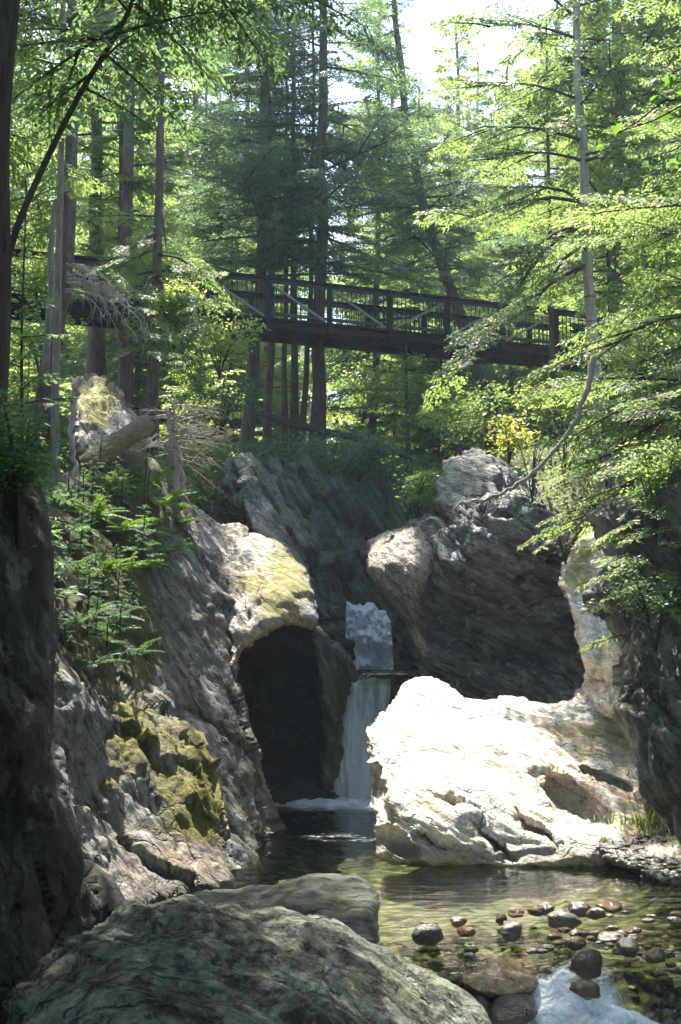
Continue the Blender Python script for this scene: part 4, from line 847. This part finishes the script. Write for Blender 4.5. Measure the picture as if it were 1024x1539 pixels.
T_('hemlock_tree', 'hemlock whose sunlit drooping boughs curtain the right edge', [(1090, 780), (1085, 500), (1080, 100)], 17.5, 22, 17.5, 'bark', 'hemlock', (5.5, 3., 80), SP_NEAR, 20,
   limbs=[((1080, 560), (930, 620, 16.5), 7, 1.1), ((1080, 620), (880, 720, 16.5), 8, 1.1), ((1080, 680), (850, 800, 17), 8, 1.0), ((1080, 720), (940, 800, 15), 6, 1.0), ((1080, 480), (920, 520, 16.5), 6, 1.2), ((1080, 760), (960, 900, 13.8), 6, .8), ((1080, 760), (900, 930, 14), 5, .7), ((1080, 640), (980, 700, 15), 6, 1.0), ((1080, 700), (990, 760, 14.3), 7, .9), ((1080, 730), (1000, 830, 13.6), 7, .9), ((1080, 740), (930, 850, 14.2), 6, .8), ((1080, 520), (960, 580, 16), 6, 1.1), ((1080, 600), (900, 660, 17), 7, 1.1), ((1080, 760), (1010, 930, 13.2), 6, .8), ((1080, 760), (925, 985, 14.1), 5, .6), ((1080, 560), (1010, 620, 15), 6, 1.), (over(5.4, 17.5, 12.4), (*over(1.6, 15.6, 12.2), 15.6), 10, 1.5), (over(5.4, 17.5, 12.8), (*over(3, 15.2, 12.2), 15.2), 9, 1.5), (over(5.4, 17.5, 13), (*over(4.4, 14.8, 12), 14.8), 8, 1.5), (over(5.4, 17.5, 13.4), (*over(2.2, 16.6, 13.4), 16.6), 9, 1.5), (over(5.4, 17.5, 13.2), (*over(-.6, 16.5, 13), 16.5), 12, 1.5), (over(5.4, 17.5, 13.6), (*over(.2, 17, 13.5), 17), 12, 1.5), (over(5.4, 17.5, 13), (*over(.7, 16.2, 12.8), 16.2), 11, 1.5), (over(5.4, 17.5, 12.8), (*over(1.8, 16.1, 12.6), 16.1), 9, 1.4)], check=False)  # last limbs sit unseen above the frame, added to shade the rapids
T_('hemlock_sapling', 'slim shaded hemlock sapling at the far left below the footbridge', [(33, 800), (32, 640), (34, 480)], 15, 7, 8.6, 'darkbark', 'hemlock_blue', (3.4, 1.2, 46), SP_NEAR, 21, cat='sapling', check=False)
T_('hemlock_sapling', 'dark bushy hemlock sapling overhanging the shaded left rock wall', [(-10, 900), (0, 700), (10, 560)], 9.5, 8, 4.9, 'darkbark', 'hemlock_blue', (2.6, .9, 44), SP_NEAR, 22, cat='sapling', check=False)
# canopy trees added above and beside the frame to cast shade
for k, (x, y, top, z0) in enumerate([(-7, 24, 28, 13), (-10, 29, 27, 12), (-5.5, 31, 30, 19), (-12, 21, 26, 11), (6.5, 29, 28, 15), (6.2, 13.5, 20, 9), (10, 25, 27, 12), (9.5, 32, 28, 12), (-8, 17, 25, 13)]):
    px, py = proj(np.array([x, y, float(gz(np.array([x]), np.array([y]))[0])]))
    T_('tree', 'tall hemlock added to the canopy over the gorge for shade', [(float(px), float(py)), (float(px), float(py) - 200), (float(px) + 6, float(py) - 500)], y, 24, top, 'bark', 'hemlock', (z0, 3.6, 110), SP_FAR, 60 + k, group='canopy hemlocks around the gorge')
# forest beyond the bridge: six built trees, then copies
def copy_tree(o, loc, rz, s):
    c = o.copy(); COL.objects.link(c); c.location = loc; c.rotation_euler = (0, 0, rz); c.scale = (s, s, s)
    for ch in o.children: d = ch.copy(); COL.objects.link(d); d.parent = c
    return c
def far_proto(k, y, x, leaf, name, lab):
    px, py = proj(np.array([x, y, float(gz(np.array([x]), np.array([y]))[0])]))
    return T_(name, lab, [(float(px), float(py)), (float(px), float(py) - 100), (float(px) + 3, float(py) - 400)], y, 12, 27, 'bark', leaf, (11, 3.8, 120), SP_FAR, 80 + k, group='forest trees beyond the footbridge', check=False)
FAR = [far_proto(0, 44, -14, 'hemlock', 'hemlock_tree', 'hemlock in the sunlit forest beyond the footbridge'), far_proto(1, 46, 14, 'hemlock', 'hemlock_tree', 'hemlock in the sunlit forest beyond the footbridge'), far_proto(2, 45, -7.5, 'hemlock', 'hemlock_tree', 'hemlock in the sunlit forest beyond the footbridge'), far_proto(3, 48, 9, 'bright', 'broadleaf_tree', 'yellow-green broadleaf tree in the forest beyond the footbridge')]
r = np.random.default_rng(3)
spots = []
for k in range(500):
    y = r.uniform(40, 95); x = r.uniform(-.34, .34) * y
    u = x / y * F + 512
    if 425 < u < 550 and y < 84: continue
    if all((x - a) ** 2 + (y - b) ** 2 > 14 for a, b in spots): spots.append((x, y))
for x, y in spots[:58]:
    u = x / y * F + 512; s_ = r.uniform(1.25, 1.75) if y > 56 else r.uniform(.65, 1.05)
    if 610 < u < 700: s_ = min(s_, (y * .5 - 5.5) / 19)
    copy_tree(FAR[r.integers(4)], (x, y, float(gz(np.array([x]), np.array([y]))[0]) - .3), r.uniform(0, 6.28), s_)
for u, y, s_ in ((622, 74, 1.55), (668, 76, 1.3), (722, 72, 1.6), (750, 66, 1.5), (300, 70, 1.6)):
    x = (u - 512) / F * y; copy_tree(FAR[r.integers(3)], (x, y, float(gz(np.array([x]), np.array([y]))[0]) - .3), r.uniform(0, 6.28), s_)
def young(k, x, y, leaf, h, L, cnt):
    px, py = proj(np.array([x, y, float(gz(np.array([x]), np.array([y]))[0])])); g = float(gz(np.array([x]), np.array([y]))[0])
    return T_('young_tree', 'young leafy tree in the sunny understory below the footbridge', [(float(px), float(py)), (float(px), float(py) - 40), (float(px) + 3, float(py) - 150)], y, 5, g + h, 'darkbark', leaf, (g + .5, L, cnt), SP_FAR, 120 + k, group='young understory trees below the footbridge', check=False)
YNG = [young(0, 3.2, 40, 'hemlock', 6, 2.2, 70), young(1, 1.8, 42, 'bright', 5, 2.4, 60), young(2, -9.5, 37, 'bright', 5, 2.4, 60)]
spots = [(3.2, 40), (1.8, 42), (-9.5, 37)]
for k in range(600):
    y = r.uniform(36.5, 66); x = r.uniform(-.31, .31) * y; u = x / y * F + 512
    if 405 < u < 505: continue
    if all((x - a) ** 2 + (y - b) ** 2 > 3.2 for a, b in spots): spots.append((x, y))
for x, y in spots[3:63]:
    u = x / y * F + 512; s_ = r.uniform(.6, 1.15)
    if 400 < u < 560: s_ *= .6
    copy_tree(YNG[r.integers(3)], (x, y, float(gz(np.array([x]), np.array([y]))[0]) - .2), r.uniform(0, 6.28), s_)
# unseen trees round the viewpoint, added to dim skylight and shade near rocks
for k, (x, y, s_) in enumerate([(-8, 8.5, 1.15), (-5.5, 3, 1.1), (-9, 14, 1.1), (-2.5, -5, 1.2), (3.5, -5, 1.2), (7.5, 0, 1.1), (9, 6, 1.1), (8.5, 11.5, 1.), (0, -11, 1.2), (-7, -3, 1.1)]):
    o = copy_tree(FAR[k % 3], (x, y, float(gz(np.array([x]), np.array([y]))[0]) - .3), k * 1.3, s_); o['group'] = 'unseen shade trees around the viewpoint'; o['label'] = 'tall unseen hemlock added beside the viewpoint for shade'

# ------------------------------------------------------------------ shrubs, ferns, grass
def shrub(name, label, px, py, Yd, wpx, hpx, n, leaf, mat, seed, cat='shrub', group=None, stems=7, flat=.35):
    r = np.random.default_rng(seed); b = P(px, py, Yd); W = wpx / F * Yd / 2; H = hpx / F * Yd
    root = empty(name, tuple(b)); tag(root, label, cat, group); wood = MB(); C = []
    for s in range(stems):
        a = r.uniform(0, 6.28); tip = b + np.array([math.cos(a) * W * r.uniform(.4, 1), math.sin(a) * W * r.uniform(.3, .9), H * r.uniform(.55, 1.05)])
        ts = np.linspace(0, 1, 7); pts = b + (tip - b) * ts[:, None]; pts[:, 2] += .15 * H * np.sin(np.pi * ts); pts[0, 2] -= .15
        wood.tube(pts, np.linspace(.014, .004, 7), 4)
        for k in range(n // stems // 12):
            t = r.uniform(.25, 1.05); c = b + (tip - b) * t + np.array([0, 0, .15 * H * math.sin(math.pi * min(t, 1))]) + r.normal(0, 1, 3) * np.array([.16, .16, .07]) * max(W, .3)
            if not keep_sun(c) and r.random() > .12: continue
            C.append(c + r.normal(0, 1, (12, 3)) * np.array([1.6, 1.6, .5]) * leaf)
    C.append(b + np.array([0, 0, .3 * H]) + r.normal(0, 1, (40, 3)) * np.array([.3 * W, .3 * W, .15 * H]))
    C = np.concatenate(C); a = r.uniform(0, 6.28, len(C)); D = np.stack([np.cos(a), np.sin(a), r.normal(-.25, .35, len(C))], -1)
    S = np.stack([-np.sin(a), np.cos(a), r.normal(0, flat, len(C))], -1); l = leaf * r.uniform(.6, 1.2, len(C))[:, None]
    K = np.stack([C, C + D * l * .45 + S * l * .3, C + D * l, C + D * l * .45 - S * l * .3], 1)
    part('leaves', K.reshape(-1, 3), [np.arange(len(K) * 4).reshape(-1, 4)], M[mat], root, False, {'tint': np.clip(r.normal(.5, .22, len(K)), 0, 1).repeat(4)})
    wood.build('stems', M['darkbark'], root)
    return root
for k, a in enumerate([
    ('bright leafy shrub hanging under the left span beside the grey trunk', 262, 520, 25.5, 90, 120, 1500, .11, 'bright'),
    ('sunlit leafy shrub above the curved brink left of the dark trunks', 330, 560, 28.5, 110, 90, 1200, .11, 'bright'),
    ('pale green bush behind the railing at the far left', 55, 470, 27, 120, 90, 1200, .11, 'bright'),
    ('leafy bush in full sun under the left end of the bridge', 60, 560, 27, 130, 90, 1300, .11, 'bright'),
    ('yellow-green bush right of the leaning trunk foot', 830, 640, 27.5, 130, 70, 1500, .1, 'bright'),
    ('yellowing shrub on the brink over the tilted slab', 765, 690, 25.5, 110, 60, 800, .1, 'yellow'),
    ('green shrub spilling down beside the hanging bare branch', 800, 740, 22.5, 120, 110, 1400, .09, 'hemlock'),
    ('leafy shrub left of the tilted slab', 625, 775, 25, 80, 70, 700, .09, 'fern'),
    ('sunlit pale bush drooping over the golden mossy rock face', 850, 835, 21.2, 90, 45, 1000, .075, 'bright'),
    ('lime green bush at the right edge beside the slender trunk', 985, 470, 22, 150, 190, 2200, .1, 'bright'),
    ('large lime bush in front of the birch foot', 965, 620, 20, 150, 130, 2000, .09, 'bright'),
    ('green bush filling the right edge below the lime bushes', 985, 760, 18, 140, 140, 1800, .08, 'hemlock'),
    ('bushy undergrowth beneath mid span in sun', 545, 630, 37, 130, 80, 1200, .13, 'bright'),
    ('bushy undergrowth below the right span', 650, 650, 36, 130, 110, 1400, .13, 'bright'),
    ('broad sunny bush far beyond mid span', 590, 600, 46, 200, 110, 1600, .16, 'hemlock'),
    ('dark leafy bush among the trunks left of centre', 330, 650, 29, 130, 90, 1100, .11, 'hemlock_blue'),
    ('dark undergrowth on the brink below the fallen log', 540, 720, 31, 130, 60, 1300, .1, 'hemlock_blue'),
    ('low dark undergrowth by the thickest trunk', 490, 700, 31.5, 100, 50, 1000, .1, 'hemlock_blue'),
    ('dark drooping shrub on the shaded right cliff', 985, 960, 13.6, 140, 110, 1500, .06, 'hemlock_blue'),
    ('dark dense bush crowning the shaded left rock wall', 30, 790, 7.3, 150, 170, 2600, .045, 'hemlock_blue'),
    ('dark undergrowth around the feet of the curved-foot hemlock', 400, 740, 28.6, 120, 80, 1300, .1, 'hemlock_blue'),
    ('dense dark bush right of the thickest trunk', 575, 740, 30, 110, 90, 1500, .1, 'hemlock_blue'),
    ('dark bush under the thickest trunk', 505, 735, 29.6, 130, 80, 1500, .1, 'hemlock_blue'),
    ('green bush on the right bank above the tilted slab', 850, 720, 21.5, 130, 110, 1500, .085, 'hemlock'),
    ('pale green bush beside the foot of the birch', 915, 740, 19.5, 120, 120, 1700, .08, 'bright'),
    ('leafy green bush on the brink behind the tilted slab', 700, 690, 28, 140, 110, 1500, .1, 'hemlock'),
    ('dark bush on the crest of the shaded right cliff', 985, 800, 14.2, 150, 130, 2200, .06, 'hemlock')]):
    shrub('shrub', *a, 200 + k)
def fern(label, px, py, Yd, size, n, seed, mat='fern', group='ferns on the left cliff'):
    b = P(px, py, Yd); root = empty('fern', tuple(b)); tag(root, label, 'fern', group)
    c = Crown(FERN, seed)
    for k in range(n): c.bough(b, k * 2.4 + c.r.normal(0, .3), c.r.uniform(.35, 1.0), size * c.r.uniform(.7, 1.2), check=False, wood=False, tint=c.r.uniform(.2, .9))
    c.build(root, M[mat], 'fronds'); return root
FERN = {c: [spray(c, 22, .16, 6, .05 * c + .015, .02 * c + .008, 1300 + i + int(c * 50), .5, (75, 55)) for i in range(4)] for c in (.7, 1.3, 2.1, 3.2)}
for k, (px, py, Yd, s) in enumerate([(170, 740, 19.4, .8), (205, 725, 20.2, .8), (240, 760, 20.6, .8), (270, 790, 21, .7), (215, 800, 19.2, .8), (250, 830, 19.9, .7), (185, 800, 18.6, .8), (195, 860, 17.7, .7), (160, 860, 16.7, .7), (140, 780, 17.8, .8), (230, 850, 18.9, .6), (275, 830, 20.8, .5)]):
    fern('lush green fern on the mossy brow of the left cliff', px, py, Yd - .15, s * .62, 11, 300 + k)
for k, (px, py, Yd) in enumerate([(120, 940, 14.2), (140, 1000, 14.2), (175, 930, 15.8), (110, 860, 14.8), (205, 985, 16)]):
    fern('small shaded fern low on the left cliff face', px, py, Yd - .1, .42, 8, 330 + k, 'hemlock_blue')
def seedling(label, px, py, Yd, h, seed, mat):
    b = P(px, py, Yd); root = empty('hemlock_seedling', tuple(b)); tag(root, label, 'seedling', 'seedlings on the left cliff'); c = Crown(SP_NEAR, seed)
    for k in range(15):
        t = k / 15; c.bough(b + np.array([.15 * t * h, -.25 * t * h, t * h]), k * 2.4 + c.r.normal(0, .3), c.r.normal(0, .25), h * (1 - .75 * t) * c.r.uniform(.5, .9) * .8, check=False, wood=False)
    c.build(root, M[mat], 'foliage'); m = MB(); m.tube([b - np.array([0, -.1, .1]), b + np.array([.07 * h, -.12 * h, .5 * h]), b + np.array([.15 * h, -.25 * h, h])], [.012, .009, .004], 5); m.build('stem', M['darkbark'], root)
r = np.random.default_rng(17)
for k in range(60):
    px = r.uniform(88, 245); py = r.uniform(700, 985) ; 
    if px > 250 - (py - 800) * .35 or (py > 800 and r.random() < .45): continue
    Yd = np.interp(py, [690, 800, 900, 1000], [19.6, 17.6, 16.2, 14.2]) + (px - 150) * .012
    seedling('dark hemlock seedling clinging to the mossy left cliff', px, py, Yd - .1, r.uniform(.22, .55), 400 + k, 'hemlock' if py < 800 and r.random() < .5 else 'hemlock_blue')
def undergrowth():
    r = np.random.default_rng(23); C = []
    for k in range(5200):
        y = r.uniform(19, 46); x = r.uniform(-.33, .33) * y; z = float(gz(np.array([x]), np.array([y]))[0])
        if z < 3.9: continue
        c = np.array([x, y, z + r.uniform(.02, .45)])
        if not keep_sun(c): continue
        C.append(c + r.normal(0, 1, (9, 3)) * np.array([.16, .16, .08]))
    C = np.concatenate(C); a = r.uniform(0, 6.28, len(C)); D = np.stack([np.cos(a), np.sin(a), r.normal(.05, .35, len(C))], -1); S = np.stack([-np.sin(a), np.cos(a), r.normal(0, .4, len(C))], -1); l = r.uniform(.07, .17, len(C))[:, None]
    K = np.stack([C, C + D * l * .45 + S * l * .28, C + D * l, C + D * l * .45 - S * l * .28], 1)
    o = obj('undergrowth', mesh('undergrowth', K.reshape(-1, 3), [np.arange(len(K) * 4).reshape(-1, 4)], M['hemlock'], False, {'tint': np.clip(r.normal(.5, .25, len(K)), 0, 1).repeat(4)})); tag(o, 'low leafy ground cover over the forest floor on both banks', 'undergrowth', kind='stuff')
undergrowth()
def grass(label, px, py, Yd, wd, n, seed):
    r = np.random.default_rng(seed); b = P(px, py, Yd); x = b[0] + r.normal(0, wd, n); y = b[1] + r.normal(0, wd * .6, n); a = r.uniform(0, 6.28, n); h = r.uniform(.06, .2, n)
    B0 = np.stack([x, y, np.full(n, b[2] - .05) + r.normal(0, .05, n)], -1); D = np.stack([np.cos(a) * .5 * h, np.sin(a) * .5 * h, h], -1); S = np.stack([-np.sin(a), np.cos(a), 0 * a], -1) * .008
    Mi = B0 + D * .55 + np.array([0, 0, .02]); K = np.stack([B0 - S, B0 + S, Mi + S * .8, Mi - S * .8], 1); K2 = np.stack([Mi - S * .8, Mi + S * .8, B0 + D * np.array([1.3, 1.3, .95]) + S * .1, B0 + D * np.array([1.3, 1.3, .95]) - S * .1], 1)
    K = np.concatenate([K, K2]); o = obj('grass_tuft', mesh('grass_tuft', K.reshape(-1, 3), [np.arange(len(K) * 4).reshape(-1, 4)], M['grass'], False, {'tint': r.uniform(0, 1, len(K)).repeat(4)}), None, tuple(b)); return tag(o, label, 'grass', kind='stuff')
grass('grass tuft growing between the white boulder and the right cliff', 965, 1235, 16.6, .25, 170, 1)
grass('sparse grass at the right end of the white boulder', 990, 1215, 16.9, .18, 120, 2)
# maple spray close to the camera at the upper right
def maple_branch():
    Yd = 7.; root = empty('maple_branch', tuple(P(1120, 150, Yd))); tag(root, 'near maple branch with large green leaves reaching in at upper right', 'branch')
    r = np.random.default_rng(8); wood = MB(); C = []; 
    lines = [[(1130, 90), (1040, 150), (985, 180), (925, 200)], [(1130, 90), (1060, 190), (1015, 225), (965, 240)], [(1040, 150), (1000, 150), (955, 185), (905, 215)], [(1130, 60), (1050, 90), (1010, 110), (975, 145)], [(1060, 190), (1040, 230), (1030, 245)]]
    for ln in lines:
        p = P(*np.array([(a, b, Yd + r.normal(0, .12)) for a, b in ln]).T); wood.tube(p, np.linspace(.008, .003, len(p)), 5)
        s = np.linspace(0, 1, len(p))
        for t in np.linspace(.25, 1, 9): C.append(np.array([np.interp(t, s, p[:, k]) for k in range(3)]) + r.normal(0, .035, 3))
    # five-lobed leaf outline
    ang = np.radians([0, 22, 40, 58, 85, 110, 150, 180, 210, 250, 275, 302, 320, 338]); rad = np.array([1, .55, .85, .5, .7, .42, .4, .1, .4, .42, .7, .5, .85, .55])
    shp = np.stack([np.cos(ang) * rad * .55 + .45, np.sin(ang) * rad * .55, 0 * ang], -1); V = []; Fc = []; n = 0; T = []
    for c in C:
        az = r.uniform(0, 6.28); el = r.normal(-.5, .35); Mx = rot_to(az, el, r.normal(0, .5)); l = r.uniform(.07, .13)
        q = shp.copy(); q[:, 2] = -.25 * np.abs(q[:, 1]) - .12 * q[:, 0] ** 2; q = (q * l) @ Mx + c; ce = (np.array([[.4, 0, 0.02]]) * l) @ Mx + c
        V.append(np.concatenate([q, ce])); k = len(q); Fc.append(np.array([[n + i, n + (i + 1) % k, n + k] for i in range(k)])); n += k + 1; T.append(np.full(k + 1, r.uniform(.1, .9)))
    part('leaves', np.concatenate(V), [np.concatenate(Fc)], M['maple'], root, False, {'tint': np.concatenate(T)}); wood.build('twigs', M['darkbark'], root)
maple_branch()

# ------------------------------------------------------------------ dead wood
def limb(b, pts, Yd, r0, r1, k=7, jit=.01, seed=0):
    p = np.array(pts, float); w_ = P(p[:, 0], p[:, 1], p[:, 2] if p.shape[1] > 2 else Yd); s = np.linspace(0, 1, len(w_)); q = np.linspace(0, 1, 5 * len(w_))
    o = np.stack([np.interp(q, s, w_[:, j]) for j in range(3)], -1)
    for _ in range(4): o[1:-1] = (o[:-2] + 2 * o[1:-1] + o[2:]) / 4
    rr = np.random.default_rng(seed); o[1:-1] += rr.normal(0, jit, (len(o) - 2, 3)); b.tube(o, np.linspace(r0, r1, len(o)), k); return o
def dead():
    b = MB(); o = limb(b, [(893, 535), (886, 580), (868, 628), (845, 665), (800, 713), (755, 742), (720, 752), (688, 757)], 16.0, .042, .016, 7, .012, 1); r = np.random.default_rng(4)
    root = empty('bare_branch', tuple(o[0])); tag(root, 'long bare pale branch hanging in a curve in front of the birch', 'branch'); b.build('stem', M['deadwood'], root)
    b = MB()
    for k in range(16):
        p = o[int(len(o) * r.uniform(.6, .99))]; d = np.array([r.normal(-.1, .2), r.normal(0, .2), -r.uniform(.15, .4)]); b.tube(np.stack([p, p + d * .5 + r.normal(0, .03, 3), p + d]), [.008, .006, .003], 4)
    b.build('twigs', M['deadwood'], root)
    b = MB(); o = limb(b, [(130, 705, 19.4), (160, 680, 19.6), (222, 635, 20.2)], 0, .19, .165, 16, .016, 2); tag(obj('log', mesh('log', *b.data(), M['log']), None, tuple(o[0])), 'broken weathered log jutting from the left bank', 'log')
    b = MB(); o = limb(b, [(395, 622, 33), (422, 632, 32.6), (470, 645, 32.2), (566, 664, 32), (620, 690, 32)], 0, .12, .08, 8, .01, 3); tag(obj('fallen_log', mesh('fallen_log', *b.data(), M['darkbark']), None, tuple(o[0])), 'dark fallen log lying across the brink under the bridge', 'log')
    # dead hemlock on the brow: stump, roots and a fan of bleached twigs
    root = empty('dead_shrub', tuple(P(268, 745, 21.6))); tag(root, 'bleached dead conifer with a fan of bare twigs on the left brow', 'dead tree')
    b = MB(); limb(b, [(262, 750), (266, 700), (258, 660), (250, 610)], 21.8, .07, .03, 8, .02, 4); limb(b, [(274, 752), (275, 700), (262, 655), (262, 600)], 21.9, .06, .02, 8, .02, 5); b.build('stem', M['deadwood'], root)
    b = MB(); limb(b, [(262, 735), (255, 745), (248, 757)], 21.5, .04, .015, 6, .01, 6); limb(b, [(270, 738), (285, 755), (300, 775)], 21.6, .04, .015, 6, .01, 7); b.build('roots', M['deadwood'], root)
    b = MB()
    for k in range(46):
        s = P(r.uniform(252, 272), r.uniform(600, 690), 21.8); a = r.normal(0, .8); ln = r.uniform(.5, 1.25) * (1 if math.cos(a) > 0 else .7); d = np.array([math.cos(a) * (1 if r.random() < .72 else -1), math.sin(a) * .7 - .2, r.normal(-.1, .3)]); d /= np.linalg.norm(d)
        q = s + d * np.linspace(0, ln, 6)[:, None]; q[:, 2] -= .12 * np.linspace(0, 1, 6) ** 2; b.tube(q, np.linspace(.012, .003, 6), 4)
        for j in range(9):
            t = r.uniform(.25, 1); p = s + d * ln * t; e = d * .5 + r.normal(0, .5, 3); e /= np.linalg.norm(e); b.tube(np.stack([p, p + e * r.uniform(.1, .32)]), [.005, .002], 3, False)
    b.build('twigs', M['deadwood'], root)
    # dead boughs in front of the left span
    root = empty('dead_branch', tuple(P(100, 395, 23.4))); tag(root, 'grey dead boughs hanging from the left trunks across the railing', 'branch'); b = MB()
    for k in range(11):
        y0 = r.uniform(380, 440); e = (r.uniform(150, 232), y0 + r.uniform(20, 90)); o = limb(b, [(100, y0, 23.3), ((100 + e[0]) / 2, y0 + 8, 23), (e[0], e[1], 22.6)], 0, .018, .004, 4, .02, k)
        for j in range(14):
            p = o[int(len(o) * r.uniform(.3, .99))]; d = np.array([r.normal(.05, .12), r.normal(0, .12), -r.uniform(.05, .4)]); b.tube(np.stack([p, p + d * .6 + r.normal(0, .03, 3), p + d]), [.006, .005, .002], 3, False)
    b.build('twigs', M['deadwood'], root)
    b = MB()
    for k, pts in enumerate([[(68, 560), (75, 470), (78, 360), (84, 300)]]): o = limb(b, pts, 21.5, .07, .05, 8, .01, 20 + k)
    o[0, 2] -= .5; tag(obj('dead_sapling', mesh('dead_sapling', *b.data(), M['palebark']), None, tuple(o[0])), 'short slim pale leaning stem left of the slim pale trunk', 'dead tree')
    b = MB(); limb(b, [(112, 600), (108, 650), (113, 700), (118, 770)], 18.6, .05, .03, 7, .03, 31); tag(obj('root', mesh('root', *b.data(), M['deadwood']), None, tuple(P(118, 770, 18.6))), 'twisted pale root trailing down the left bank', 'root')
dead()

# ------------------------------------------------------------------ haze in the gorge air
def haze():
    V = [(x, y, z) for z in (-3, 52) for x, y in ((-153, -123), (153, -123), (153, 153), (-153, 153))]
    m = bpy.data.materials.new('haze_air'); m.use_nodes = True; t = m.node_tree; t.nodes.remove(t.nodes['Principled BSDF'])
    v = N(t, 'VolumePrincipled'); v.inputs['Color'].default_value = (.66, .82, 1, 1); v.inputs['Density'].default_value = .0006; v.inputs['Anisotropy'].default_value = .35
    t.links.new(v.outputs[0], t.nodes['Material Output'].inputs['Volume'])
    o = obj('haze', mesh('haze', V, [[[3, 2, 1, 0], [4, 5, 6, 7], [0, 1, 5, 4], [1, 2, 6, 5], [2, 3, 7, 6], [3, 0, 4, 7]]], m, False)); tag(o, kind='stuff')
haze()
